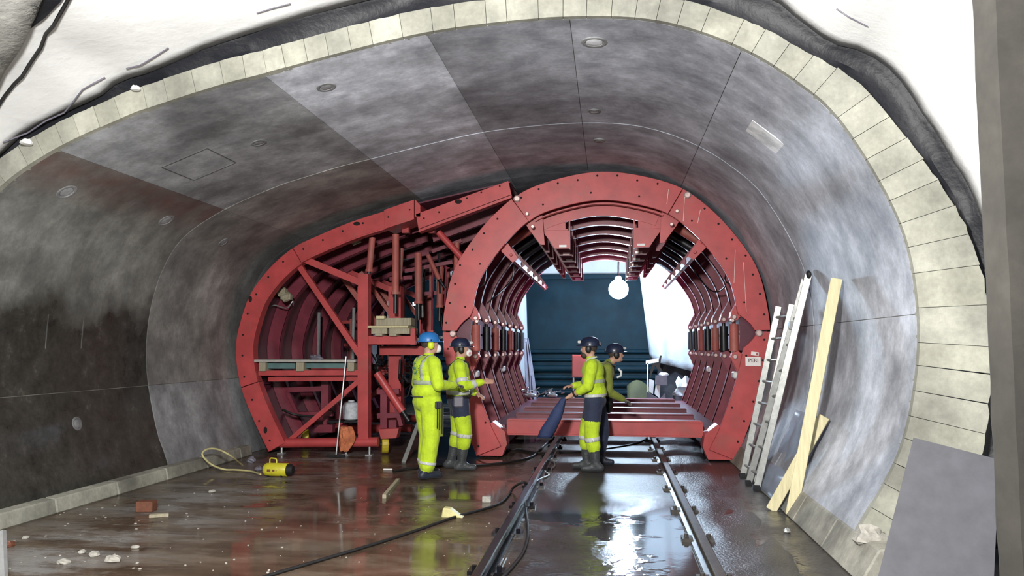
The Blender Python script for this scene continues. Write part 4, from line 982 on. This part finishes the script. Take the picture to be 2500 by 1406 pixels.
# orange cloth over the foot tube
m_ = MB(); rows = []
for j in range(14):
    u = j / 13; row = []
    for k in range(9):
        v_ = k / 8; wdt = (.09 + .05 * math.sin(u * 3)) * (1 - .35 * u)
        px_ = 842 + 6 * math.sin(u * 4); x = atY(px_, 1070, YF - .1).x + (v_ - .5) * 2 * wdt; z = 0.43 - 0.36 * u + .02 * mnoise.noise(Vector((v_ * 4, u * 5, 1)))
        row.append((x, YF - 0.055 - 0.05 * math.sin(min(1, u * 1.6) * math.pi) + 0.05 * mnoise.noise(Vector((v_ * 5, u * 3, 4))), z))
    rows.append(row)
m_.grid(rows); tag(build(m_, 'orange_cloth', 'orange', smooth=True, solid=.02), 'crumpled orange cloth hanging over the lower tube of the side wing', 'cloth')

# ---- behind the opening: lamp, control box, stand, bags
lp = atY(1510, 706, 17.6)
LA = thing('work_lamp', tuple(lp)); tag(LA, 'glaring white lamp hanging by a strap in the formwork opening', 'lamp')
m_ = MB(); m_.ell(lp, (.22, .22, .22), nu=20, nv=12); build(m_, 'globe', 'lamp', LA, smooth=True)
m_ = MB(); m_.lathe([(.07, .205), (.08, .23), (.06, .29), (.02, .31)], lp, (0, 0, 1), 14); build(m_, 'cap', 'lampgrey', LA)
m_ = MB(); m_.tube([lp + Vector((0, 0, .30)), lp + Vector((0, -.02, .5)), lp + Vector((0.02, -.1, .9))], .02, 8); build(m_, 'strap', 'rubber', LA)
cb = thing('control_box', tuple(atZ(1415, 1012))); tag(cb, 'red box on thin pale legs behind the bareheaded-faced worker', 'control box'); Yc = 17.9
cb['label'] = 'red box on thin pale legs standing behind the floor beams'
a, b = xz(1397, 921, Yc), xz(1432, 866, Yc); m_ = MB(); m_.box(((a[0] + b[0]) / 2, Yc, (a[1] + b[1]) / 2), (b[0] - a[0], .2, b[1] - a[1])); bx_ = build(m_, 'cabinet', 'red', cb, bevel=.01)
m_ = MB(); m_.box(((a[0] + b[0]) / 2, Yc - .105, (a[1] + b[1]) / 2), (b[0] - a[0] - .05, .012, b[1] - a[1] - .06)); build(m_, 'door', 'red', bx_)
for xx in (a[0] + .03, b[0] - .03):
    m_ = MB(); m_.bar((xx, Yc, 0), (xx, Yc, a[1]), .035, .035); build(m_, 'leg', 'white', cb)
def st(pts, Y, th): return px2(pts, Y)
Ys = 18.0
sd = thing('tool_stand', tuple(atZ(1605, 1012))); tag(sd, 'dark tool stand with grey box and pale rail at the right of the opening', 'stand')
for nm, pts, mt, ya, yb in (('rail_board', [(1577, 881), (1608, 874), (1608, 884), (1577, 889)], 'white', 0, .06), ('grey_cabinet', [(1601, 917), (1628, 917), (1627, 940), (1600, 938)], 'grey_box', -.1, .2),
        ('side_panel', [(1585, 925), (1597, 929), (1594, 962), (1584, 955)], 'white', 0, .03), ('side_panel', [(1601, 940), (1612, 941), (1610, 972), (1598, 962)], 'white', 0, .03), ('upright', [(1580, 886), (1583, 886), (1581, 1012), (1578, 1012)], 'white', 0, .04),
        ('base', [(1578, 955), (1610, 975), (1622, 960), (1628, 985), (1618, 1012), (1578, 1012)], 'grey_box', -.1, .25), ('bent_arm', [(1612, 868), (1616, 868), (1611, 895), (1616, 903), (1608, 906), (1600, 892), (1592, 912), (1588, 925), (1588, 905), (1597, 884), (1606, 888)], 'dark', .05, .12)):
    m_ = MB(); m_.prism(px2(pts, Ys), Ys + ya, Ys + yb); build(m_, nm, mt, sd)
lump('white_bundle', atY(1620, 917, Ys + .05), (.11, .08, .05), 'white', 'white bundle lying on the grey cabinet of the tool stand', 'bundle', 1.1, .4)
m_ = MB(); p = atZ(1660, 1012); m_.lathe([(.16, 0), (.2, .02), (.24, .5), (.25, .52), (.22, .52)], (p.x, 18.1, 0.0), (0, 0, 1), 18); tag(build(m_, 'grey_bucket', 'grey_box', smooth=True), 'grey bin holding white plastic at the right of the opening', 'bin')
lump('plastic_bag', Vector((p.x, 18.1, .50)), (.2, .17, .26), 'bag', 'crumpled white plastic bag sticking out of the grey bin', 'bag', 9.4, .9)
# grey tarp draped on a post at the left of the opening, scrap heaps
hang_sheet('grey_tarp', ((1280, 825), (1290, 825)), ((1284, 985), (1314, 985)), 18.2, 18.4, 'grey_box', 'grey tarp hanging in folds at the left edge of the opening', .05, 'tarp', 10)
m_ = MB(); rows = []
for j in range(9):
    t_ = j / 8; rows.append([tuple(atY(1532 + 60 * u / 8, 985 + 6 - (6 + 55 * math.sin(min(1, t_ * 1.05) * 1.6) * (0.75 + .25 * math.sin(u * .5))), 17.9 + t_ * .5) + Vector((0, 0.03 * mnoise.noise(Vector((u, j, 0))), 0))) for u in range(9)])
m_.grid(rows); tag(build(m_, 'olive_tarp', 'olive', smooth=True, solid=.05), 'olive yellow tarpaulin bundle behind the bending worker', 'tarp')
random.seed(5)
for i, (px, lb) in enumerate(((1296, 'tangle of wire and scrap at the left end of the floor beams'), (1348, 'small heap of pale scrap on the rear floor beam'))):
    m_ = MB(); c = atY(px, 972, YF + 5.15)
    c.z = .555
    for k in range(14): 
        q = c + Vector((random.uniform(-.2, .2), random.uniform(-.1, .1), random.uniform(0.015, .16)))
        m_.tube([q, q + Vector((random.uniform(-.15, .15), random.uniform(-.1, .1), random.uniform(-.01, .08)))], .012, 6)
    m_.ell(c + Vector((0, 0, .04)), (.12, .08, .05), nu=9, nv=6); tag(build(m_, 'scrap_heap', 'galv', origin=tuple(c)), lb, 'scrap', kind='stuff')
for i, px in enumerate((1018,)):
    c = atY(px, 742, YF + 3.6); m_ = MB(); m_.box(c, (.16, .05, .06)); m_.lathe([(.02, 0), (.02, .08)], c, (0, 1, 0), 8); tag(build(m_, 'glow_strip', 'glow_cyan'), 'small cyan strip glowing among the props of the side wing', 'lamp')  # small emissive cyan block

# ================================================================== PEOPLE
def mat_cloth(name, col, rough=0.8, emit=0.0):
    m = simple(name, col, rough, 0, 0.22, 9, 0.0); nt = m.node_tree; b = nt.nodes['Principled BSDF']
    v = coords(nt); f = noise_tex(nt, v, 11, 4, 0.6); bump(nt, b, f, 0.55, 0.03)
    b.inputs['Sheen Weight'].default_value = 0.1
    return m
M['hivis'] = mat_cloth('fluorescent_yellow_cloth', (0.50, 0.69, 0.02))
M['hivis_dull'] = mat_cloth('dull_yellow_cloth', (0.20, 0.235, 0.03))  # darker, duller yellow than the main cloth
M['navy'] = mat_cloth('navy_cloth', (0.018, 0.026, 0.06))
M['boot'] = mat_cloth('dark_rubber_boot', (0.045, 0.05, 0.055), 0.5)
M['bootblue'] = mat_cloth('dark_navy_boot', (0.014, 0.02, 0.035), 0.5)
M['skin'] = simple('skin', (0.52, 0.30, 0.22), 0.55, 0, 0.12, 14, 0.03)
M['hair'] = simple('dark_hair', (0.05, 0.035, 0.025), 0.7, 0, 0.3, 30, 0.3)
M['glove'] = mat_cloth('grey_glove', (0.16, 0.15, 0.13))
M['reflect'] = simple('reflective_tape', (0.55, 0.57, 0.55), 0.35, 0, 0.08, 10, 0)
M['reflect_green'] = simple('grey_green_tape', (0.36, 0.42, 0.32), 0.45, 0, 0.08, 10, 0)
M['helm_blue'] = simple('blue_helmet', (0.02, 0.15, 0.42), 0.35, 0, 0.1, 10, 0)
M['helm_navy'] = simple('navy_helmet', (0.012, 0.02, 0.05), 0.3, 0, 0.15, 10, 0)
M['muff_yel'] = simple('yellow_ear_muff', (0.55, 0.65, 0.02), 0.5, 0, 0.1, 10, 0)
M['mask'] = simple('white_respirator', (0.8, 0.78, 0.78), 0.7, 0, 0.06, 10, 0.1)
M['pinkf'] = simple('pink_filter', (0.7, 0.35, 0.4), 0.7, 0, 0.1, 10, 0)
M['logo'] = simple('green_print', (0.10, 0.26, 0.16), 0.7, 0, 0.1, 10, 0)

VOX = 0.0105
class Body:
    """primitives -> one continuous voxel skin, each face coloured by its nearest primitive"""
    def __init__(s): s.pr = []
    def cap(s, a, ra, b, rb, mat): s.pr.append(('c', Vector(a), ra, Vector(b), rb, mat)); return s
    def ell(s, c, r, mat, rot=None): s.pr.append(('e', Vector(c), Vector(r), rot, None, mat)); return s
    def mesh(s):
        mb = MB()
        for p in s.pr:
            if p[0] == 'e': mb.ell(p[1], p[2], p[3], 18, 12)
            else:
                _, a, ra, b, rb, _m = p
                mb.ell(a, (ra,) * 3, None, 12, 8); mb.ell(b, (rb,) * 3, None, 12, 8)
                if (b - a).length > 1e-4: mb.tube([a, b], [ra, rb], 14)
        return mb
    def nearest(s, q):
        best = None
        for p in s.pr:
            if p[0] == 'e':
                d_ = q - p[1]
                if p[3] is not None: d_ = p[3].transposed() @ d_
                k = Vector((d_.x / p[2].x, d_.y / p[2].y, d_.z / p[2].z)).length; d = (k - 1) * min(p[2])
            else:
                ab = p[3] - p[1]; t = max(0, min(1, (q - p[1]).dot(ab) / max(1e-9, ab.length_squared))); d = (q - p[1] - ab * t).length - (p[2] + (p[4] - p[2]) * t)
            if best is None or d < best[0]: best = (d, p[5])
        return best[1]

def finger(B, base, dirs, L, r, mat):
    p = Vector(base)
    for d, l in zip(dirs, L):
        q = p + Vector(d).normalized() * l; B.cap(p, r, q, r * 0.9, mat); p = q
def hand(B, wrist, fwd, up, side, mat, curl=0.5):
    """palm and five fingers; fwd along the forearm, up = back of the hand, side = towards the thumb"""
    w_, f, u, s_ = Vector(wrist), Vector(fwd).normalized(), Vector(up).normalized(), Vector(side).normalized()
    B.cap(w_, 0.030, w_ + f * 0.03, 0.030, mat)
    for k, o in enumerate((-0.028, -0.010, 0.010, 0.028)): B.cap(w_ + f * 0.03 + s_ * o * 0.8, 0.017, w_ + f * 0.085 + s_ * o, 0.0145, mat)
    for o, L in ((-0.032, 0.8), (-0.011, 0.95), (0.011, 1.0), (0.033, 0.92)):
        b = w_ + f * 0.088 + s_ * o
        finger(B, b, (f - u * 0.3 * curl, f - u * 1.4 * curl, f * (1 - curl) - u * 1.6 * curl), (0.036 * L, 0.026 * L, 0.02 * L), 0.0105, mat)
    finger(B, w_ + f * 0.035 + s_ * 0.030, (s_ + f * 0.8, f + s_ * 0.3 - u * 0.3, f - u * 0.5), (0.032, 0.028, 0.02), 0.012, mat)

def person(loc, rz, scale, pose, cols, label):
    P = thing('person', loc); P.rotation_euler = (0, 0, rz); P.scale = (scale,) * 3; ORG[P] = Vector((0, 0, 0))
    tag(P, label, 'person')
    B = Body(); c = cols; g_ = c.get('girth', 1.12); lean = pose.get('lean', 0.0); V = Vector
    def T(x, y, z):                         # lean the trunk forward about the hips
        dz = z - 0.95; return V((x, y + dz * math.sin(lean), 0.95 + dz * math.cos(lean)))
    jk, tr = c['jacket'], c['trousers']
    R = Matrix.Rotation(-lean, 3, 'X')
    B.ell(T(0, -.01, 0.93), (0.185 * g_, 0.14 * g_, 0.13), tr); B.ell(T(0, -.015, 1.05), (0.190 * g_, 0.145 * g_, 0.14), jk)
    B.ell(T(0, 0, 1.18), (0.19 * g_, 0.142 * g_, 0.19), jk, R); B.ell(T(0, -.005, 1.33), (0.20 * g_, 0.138 * g_, 0.17), jk, R)
    B.cap(T(-.15, -.01, 1.42), 0.082, T(.15, -.01, 1.42), 0.082, jk); B.cap(T(0, 0, 1.42), 0.09, T(0, 0.01, 1.49), 0.068, jk)
    hd = T(0, 0.03, 1.64) + V(pose.get('head', (0, 0, 0)))
    B.cap(T(0, 0.0, 1.46), 0.058, hd + V((0, -.01, -.06)), 0.054, 'skin')
    hz = Matrix.Rotation(pose.get('turn', 0.0), 3, 'Z')
    H = lambda x, y, z: hd + hz @ V((x, y, z))
    B.ell(hd, (0.077, 0.098, 0.115), 'skin', hz); B.ell(H(0, .028, -.065), (0.058, 0.068, 0.058), 'skin', hz)
    B.cap(H(0, .088, .005), 0.011, H(0, .108, -.026), 0.015, 'skin'); B.ell(H(0, .088, -.085), (.026, .018, .02), 'skin', hz)
    B.cap(H(-.045, .083, .02), .013, H(.045, .083, .02), .013, 'skin'); B.cap(H(-.02, .088, -.055), .009, H(.02, .088, -.055), .009, 'skin')
    for sx_ in (-1, 1): B.ell(H(sx_ * .078, -.005, -.01), (.014, .024, .034), 'skin', hz)
    B.ell(H(0, -.03, .02), (0.079, 0.085, 0.098), 'hair', hz)
    # arms
    for sd_, sx_ in (('R', 1), ('L', -1)):
        el, wr = V(pose['elbow' + sd_]), V(pose['wrist' + sd_]); sh = T(sx_ * .185, -.01, 1.405)
        B.cap(sh, 0.080 * g_ ** .5, el, 0.068 * g_ ** .5, jk)
        m1 = el.lerp(wr, 0.93); fm = c.get('forearm' + sd_, jk)
        B.cap(el, 0.066, el.lerp(wr, .45), 0.060, jk); B.cap(el.lerp(wr, .4), 0.059 if fm == jk else .042, m1, 0.050 if fm == jk else .033, fm)
        f = V(pose.get('hand' + sd_, (wr - el).normalized())); u = V(pose.get('back' + sd_, (0, 0, 1))); u = (u - f * u.dot(f.normalized()) / f.length).normalized()
        s_ = f.cross(u).normalized() * (-1 if sx_ > 0 else 1)
        hand(B, wr, f, u, s_, c['hand'], pose.get('curl' + sd_, 0.5))
    # legs
    for sd_, sx_ in (('R', 1), ('L', -1)):
        hip = V((sx_ * .095, 0, .93)); kn, an = V(pose['knee' + sd_]), V(pose['ankle' + sd_]); to = V(pose.get('toe' + sd_, (sx_ * .04, 1, 0))).normalized()
        sp = c.get('split', 0.5)
        B.cap(hip, 0.125 * g_ ** .6, hip.lerp(kn, sp), (0.125 - 0.03 * sp) * g_ ** .6, tr)
        lo = c.get('lower', tr)
        B.cap(hip.lerp(kn, sp + .04), (0.125 - 0.03 * sp) * g_ ** .6, kn, 0.096 * g_ ** .6, lo); hem = c.get('hem', 0.8)
        B.cap(kn, 0.096 * g_ ** .6, kn.lerp(an, hem), c.get('hem_r', 0.086), lo)
        bo = c['boot']
        B.cap(kn.lerp(an, hem * .92), c.get('hem_r', .086) - 0.016, an, 0.055, bo)
        g = V((0, 0, .052)); hl = V((an.x, an.y, 0)) + g - to * .055; te = V((an.x, an.y, 0)) + V((0, 0, .042)) + to * .165
        B.cap(an, .056, hl, .052, bo); B.cap(hl, .050, te, .042, bo); B.cap(an, .05, V((an.x, an.y, 0)) + g + to * .08, .048, bo)
    mb = B.mesh(); me = bpy.data.meshes.new('person_body'); me.from_pydata(mb.v, [], mb.f)
    o = bpy.data.objects.new('tmp', me); COL.objects.link(o)
    md = o.modifiers.new('r', 'REMESH'); md.mode = 'VOXEL'; md.voxel_size = VOX; md.use_smooth_shade = True
    md = o.modifiers.new('s', 'SMOOTH'); md.factor = 0.5; md.iterations = 4
    md = o.modifiers.new('d', 'DECIMATE'); md.ratio = 0.45
    dg = bpy.context.evaluated_depsgraph_get(); dg.update(); bme = bpy.data.meshes.new_from_object(o.evaluated_get(dg))
    bpy.data.objects.remove(o)
    names = []
    bm = bmesh.new(); bm.from_mesh(bme)
    for z0 in pose.get('cuts', ()): bmesh.ops.bisect_plane(bm, geom=bm.verts[:] + bm.edges[:] + bm.faces[:], plane_co=z0[0], plane_no=z0[1])
    for f in bm.faces:
        nm = B.nearest(f.calc_center_median())
        if nm not in names: names.append(nm)
        f.material_index = names.index(nm); f.smooth = True
    bm.to_mesh(bme); 
    for nm in names: bme.materials.append(M[nm])
    body = bpy.data.objects.new('body', bme); COL.objects.link(body); body.parent = P; ORG[body] = ORG[P]
    # clean-edged bands cut from the body skin and lifted off it
    def bandcut(name, mat, planes, test=None, lift=0.006):
        b2 = bm.copy()
        for co, no in planes: bmesh.ops.bisect_plane(b2, geom=b2.verts[:] + b2.edges[:] + b2.faces[:], plane_co=co, plane_no=no, clear_outer=True)
        if test: bmesh.ops.delete(b2, geom=[f for f in b2.faces if not test(f.calc_center_median(), names[f.material_index])], context='FACES')
        if not b2.faces: b2.free(); return
        b2.normal_update()
        for v in b2.verts: v.co += v.normal * lift
        m2 = bpy.data.meshes.new(name); b2.to_mesh(m2); b2.free(); m2.materials.clear(); m2.materials.append(M[mat]); m2.polygons.foreach_set('material_index', [0] * len(m2.polygons))
        q = bpy.data.objects.new(name, m2); COL.objects.link(q); q.parent = P; ORG[q] = ORG[P]
        md = q.modifiers.new('sol', 'SOLIDIFY'); md.thickness = .005; md.offset = -1; return q
    def limb(name, mat, a, b, t0, t1, mats, r=0.13):
        a, b = V(a), V(b); d = (b - a).normalized(); p0, p1 = a.lerp(b, t0), a.lerp(b, t1)
        return bandcut(name, mat, ((p0, -d), (p1, d)), lambda q, n: n in mats and ((q - p0) - d * (q - p0).dot(d)).length < r)
    def trunk(name, mat, z0, z1, test=None):
        p0, p1 = T(0, 0, z0), T(0, 0, z1); d = (p1 - p0).normalized()
        return bandcut(name, mat, ((p0, -d), (p1, d)), lambda q, n: n in (jk, tr) and abs(q.x) < .215 * g_ and abs(q.y - T(0, 0, (z0 + z1) / 2).y) < .17 * g_ and (test(q) if test else True))
    # helmet, built round the head
    def hpart(mb_, name, mat, par, smooth=True): 
        mb_.v = [H(*p) for p in mb_.v]; return build(mb_, name, mat, par, smooth=smooth)
    m_ = MB(); m_.lathe([(.116, 0.028), (.118, .045), (.114, .075), (.100, .112), (.072, .140), (.035, .154), (.002, .157)], (0, -.012, 0), (0, 0, 1), 24)
    for p in m_.v: p.y *= 1.16
    hl_ = hpart(m_, 'helmet', c['helmet'], P)
    m_ = MB(); m_.lathe([(.112, .026), (.132, .026), (.130, .036), (.112, .04)], (0, -.012, 0), (0, 0, 1), 24)
    for p in m_.v: p.y = p.y * 1.16 + (0.035 if p.y > .06 else 0) * max(0, p.y) / .12; 
    hpart(m_, 'brim', c['helmet'], hl_)
    m_ = MB(); m_.box((0, .128, .085), (.055, .035, .035)); hpart(m_, 'head_lamp', 'lampgrey' if c['helmet'] != 'helm_blue' else 'rubber', hl_, False)
    m_ = MB(); m_.lathe([(.002, .018), (.014, .018), (.014, .024), (.002, .024)], (0, .128, .085), (0, 1, 0), 12); hpart(m_, 'lamp_lens', 'white', hl_)
    m_ = MB(); m_.box((0, -.145, .06), (.05, .03, .04)); hpart(m_, 'battery_box', 'rubber', hl_, False)
    for sx_ in (-1, 1):
        m_ = MB(); m_.ell((sx_ * .098, .0, -.012), (.026, .042, .055), nu=14, nv=10); e = hpart(m_, 'ear_muff', c['muff'], P)
        m_ = MB(); m_.tube([(sx_ * .112, 0, .02), (sx_ * .120, 0, .06)], .007, 6); hpart(m_, 'muff_arm', 'rubber', e)
    m_ = MB(); m_.lathe([(.064, 0), (.066, .02), (.06, .032)], T(0, .005, 1.475), (0, 0, 1), 18); build(m_, 'collar', c.get('collar', 'navy'), P, smooth=True)
    return dict(P=P, T=T, H=H, limb=limb, trunk=trunk, bandcut=bandcut, jk=jk, tr=tr, body=body, hpart=hpart, bm=bm)

def strap(D, pts, r, name, mat):
    m_ = MB(); m_.tube(pts, r, 6); return build(m_, name, mat, D['P'], smooth=True)
def respirator(D, filt=True):
    m_ = MB(); m_.lathe([(.056, 0), (.054, .02), (.035, .05), (.012, .058)], (0, .085, -.055), (0, 1, -.15), 16); q = D['hpart'](m_, 'respirator', 'mask', D['P'])
    if filt:
        m_ = MB(); m_.lathe([(.045, 0), (.045, .018), (.038, .024)], (.055, .10, -.06), (.75, .6, -.1), 16); q2 = D['hpart'](m_, 'filter_disc', 'mask', q)
        m_ = MB(); m_.lathe([(.02, 0), (.018, .004)], Vector((.055, .10, -.06)) + Vector((.75, .6, -.1)).normalized() * .024, (.75, .6, -.1), 12); D['hpart'](m_, 'filter_mark', 'pinkf', q2)

stand = dict(kneeR=(.115, .03, .50), ankleR=(.12, -.02, .10), kneeL=(-.115, .03, .50), ankleL=(-.12, -.02, .10))
# --- worker 1: back to us, blue helmet, overall
V3 = Vector
pose = dict(stand, elbowR=(.29, .0, 1.14), wristR=(.20, .27, 1.13), elbowL=(-.29, .0, 1.14), wristL=(-.16, .26, 1.12), turn=-.35, ankleR=(.10, -.06, .10), ankleL=(-.14, .05, .10), kneeR=(.11, .0, .50), kneeL=(-.125, .07, .50), cuts=[(V3((0, 0, .99)), V3((0, 0, 1)))])
D = person(tuple(atZ(1042, 1166)), math.radians(-50), 1.0, pose, dict(jacket='hivis', trousers='hivis', boot='bootblue', hand='glove', helmet='helm_blue', muff='muff_yel', hem=.80, hem_r=.105, split=.5, girth=1.2), 'worker in a blue helmet and yellow overalls seen from behind')
D['trunk']('waist_band', 'reflect_green', 1.145, 1.195); D['trunk']('shoulder_band', 'reflect_green', 1.195, 1.50, lambda q: .085 < abs(q.x) < .13)
D['trunk']('back_panel', 'hivis_dull', 1.20, 1.44, lambda q: abs(q.x) < .0) 
for s_ in ('R', 'L'): D['limb']('hem_band', 'reflect', pose['knee' + s_], pose['ankle' + s_], .72, .80, ('hivis',))
m_ = MB(); m_.tube([(.16, -.15, 1.0), (.0, -.192, .995), (-.16, -.15, 1.0)], .006, 6); build(m_, 'waist_seam', 'navy', D['P'])
lc = V3((-.005, -.178, 1.345)); m_ = MB(); m_.tube([lc + V3((.052 * math.cos(a), 0.010 * abs(math.cos(a)), .066 * math.sin(a))) for a in [2 * math.pi * k / 22 + 1.2 for k in range(21)]], .0045, 6); lg = build(m_, 'back_emblem', 'logo', D['P'])
m_ = MB(); m_.bar(lc + V3((.005, -.002, -.068)), lc + V3((.06, .008, -.02)), .008, .004); build(m_, 'emblem_tail', 'logo', lg)
lettering('TKB', .042, Matrix.Translation(lc + V3((0, -.004, 0))) @ FACE_CAM, 'logo', lg)
m_ = MB(); m_.box(lc + V3((0, .003, -.135)), (.07, .004, .008)); build(m_, 'emblem_line', 'logo', D['P'])
# tool holster on the right hip
m_ = MB(); m_.box((.235, .03, .90), (.035, .09, .09)); hs = build(m_, 'tool_holster', 'boot', D['P'], bevel=.01)
for dy, z0 in ((-.02, .62), (.01, .60), (.045, .55)):
    m_ = MB(); m_.tube([(.25, .03 + dy, .93), (.25, .03 + dy, z0)], .007, 6); build(m_, 'hand_tool', 'dark', hs)
m_ = MB(); m_.box((.235, .075, .70), (.02, .045, .36)); build(m_, 'leg_pocket', 'hivis_dull', D['P'], bevel=.004)
respirator(D, False)

# --- worker 2: dark helmet, pointing to the right
pose = dict(stand, elbowR=(.27, .04, 1.13), wristR=(.17, .30, 1.19), handR=(-.1, 1, .05), backR=(.6, 0, .6), curlR=.15, elbowL=(-.27, .03, 1.12), wristL=(-.12, .24, 1.02), turn=-.1, ankleR=(.11, .03, .10), ankleL=(-.13, -.10, .10), kneeR=(.115, .07, .50), kneeL=(-.12, .0, .50))
D = person(tuple(atZ(1120, 1146)), math.radians(-76), .965, pose, dict(jacket='hivis', trousers='navy', lower='hivis', split=.46, boot='boot', hand='skin', helmet='helm_navy', muff='rubber', hem=.36, hem_r=.098), 'worker in a dark helmet with white respirator pointing to the right')
D['trunk']('waist_band', 'reflect', 1.02, 1.075); D['limb']('sleeve_band', 'reflect', pose['elbowR'], pose['wristR'], .40, .62, ('hivis',), .1); D['limb']('sleeve_band', 'reflect', (.185, 0, 1.4), pose['elbowR'], .60, .78, ('hivis',), .1)
for s_ in ('R', 'L'): D['limb']('knee_band', 'reflect', pose['knee' + s_], pose['ankle' + s_], .02, .14, ('hivis',))
for sx_ in (-1, 1): strap(D, [(sx_ * .09, .15, 1.28), (sx_ * .10, .11, 1.45), (sx_ * .09, -.02, 1.505), (sx_ * .06, -.15, 1.40), (sx_ * .0, -.172, 1.26)], .014, 'harness_strap', 'rubber')
m_ = MB(); m_.box((.22, -.02, .93), (.06, .13, .14)); build(m_, 'belt_pouch', 'grey_box', D['P'], bevel=.015)
m_ = MB(); m_.lathe([(.228, -.02), (.228, .02)], (0, -.01, .99), (0, 0, 1), 24); 
for p in m_.v: p.y *= .74
build(m_, 'tool_belt', 'rubber', D['P'])
respirator(D, True)

# --- worker 3: facing left, reaching down with a blue cloth
pose = dict(stand, elbowL=(-.27, .06, 1.13), wristL=(-.20, .30, 1.00), elbowR=(.27, .08, 1.14), wristR=(.16, .30, 1.12), turn=0, lean=.05, ankleR=(.10, .12, .10), kneeR=(.11, .12, .50), ankleL=(-.12, -.03, .10), kneeL=(-.115, .03, .50), curlL=.8)
D = person(tuple(atZ(1452, 1148)), math.radians(86), .97, pose, dict(jacket='hivis', trousers='navy', lower='hivis', split=.60, boot='boot', hand='skin', forearmL='skin', helmet='helm_navy', muff='rubber', hem=.42, hem_r=.098), 'bearded worker in yellow vest and navy helmet facing left between the rails')
D['trunk']('chest_band', 'reflect_green', 1.17, 1.215); D['trunk']('hem_band', 'reflect', .985, 1.025)
for s_ in ('R', 'L'): D['limb']('knee_band', 'reflect', pose['knee' + s_], pose['ankle' + s_], .12, .26, ('hivis',))
m_ = MB(); m_.ell((0, .062, -.092), (.06, .052, .05), nu=14, nv=10); D['hpart'](m_, 'beard', 'hair', D['P'])
m_ = MB(); m_.lathe([(.047, -.012), (.047, .012)], V3(pose['wristL']).lerp(V3(pose['elbowL']), .25), V3(pose['wristL']) - V3(pose['elbowL']), 14); build(m_, 'wrist_band', 'rubber', D['P'])
m_ = MB(); m_.box((-.225, .05, 1.14), (.02, .06, .05)); build(m_, 'radio', 'rubber', D['P'], bevel=.006)
for sx_ in (-1, 1): strap(D, [(sx_ * .06, .12, 1.40), (sx_ * .075, .07, 1.49), (sx_ * .06, -.04, 1.52)], .012, 'lanyard', 'reflect')
Mw = Matrix.Translation(atZ(1452, 1148)) @ Matrix.Rotation(math.radians(86), 4, 'Z') @ Matrix.Scale(.97, 4)
hp_ = Mw @ V3((-.205, .385, .955)); m_ = MB(); rows = []
for j in range(16):
    u = j / 15; row = []
    for k in range(13):
        a = 2 * math.pi * k / 12; r_ = (.03 + .065 * math.sin(min(1, u * 1.3) * 1.7)) * (1 + .25 * mnoise.noise(V3((math.cos(a) * 1.5, math.sin(a) * 1.5, u * 3))))
        row.append(tuple(hp_ + V3((-.26 * u ** 1.1 + r_ * math.cos(a), .05 * u + r_ * .6 * math.sin(a), .02 - .52 * u))))
    rows.append(row)
m_.grid(rows); tag(build(m_, 'blue_cloth', 'blueplastic', smooth=True, solid=.006), 'dark blue cloth bundle hanging from the bearded worker\'s hand', 'cloth')

# --- worker 4: dark, bending forward to the right, behind worker 3
pose = dict(stand, lean=.36, elbowR=(.27, .16, 1.05), wristR=(.17, .38, .94), elbowL=(-.27, .16, 1.05), wristL=(-.15, .38, .94), head=(0, .03, -.01), ankleR=(.11, .05, .10), ankleL=(-.12, -.05, .10), kneeR=(.115, .09, .50), kneeL=(-.12, .05, .50))
D = person((-0.20, 10.95, 0), math.radians(-84), .95, pose, dict(jacket='hivis_dull', trousers='navy', lower='navy', split=.5, boot='bootblue', hand='glove', helmet='helm_navy', muff='rubber', hem=.7, hem_r=.08), 'worker in dark clothing with a harness bending to the right behind the bearded worker')
for sx_ in (-1, 1): strap(D, [D['T'](sx_ * .09, .145, 1.25), D['T'](sx_ * .10, .11, 1.44), D['T'](sx_ * .09, -.02, 1.51), D['T'](sx_ * .05, -.145, 1.38), D['T'](0, -.16, 1.2)], .014, 'harness_strap', 'rubber')
D['trunk']('chest_band', 'reflect_green', 1.16, 1.20)
m_ = MB(); m_.tube([D['T'](.10, .17, 1.40), D['T'](.14, .22, 1.36), D['T'](.12, .24, 1.30), D['T'](.08, .2, 1.27)], .016, 8); build(m_, 'harness_hook', 'white', D['P'], smooth=True)
m_ = MB(); m_.ell(D['T'](0, .22, .86), (.17, .07, .14), nu=14, nv=8); build(m_, 'front_pouch', 'rubber', D['P'], smooth=True)
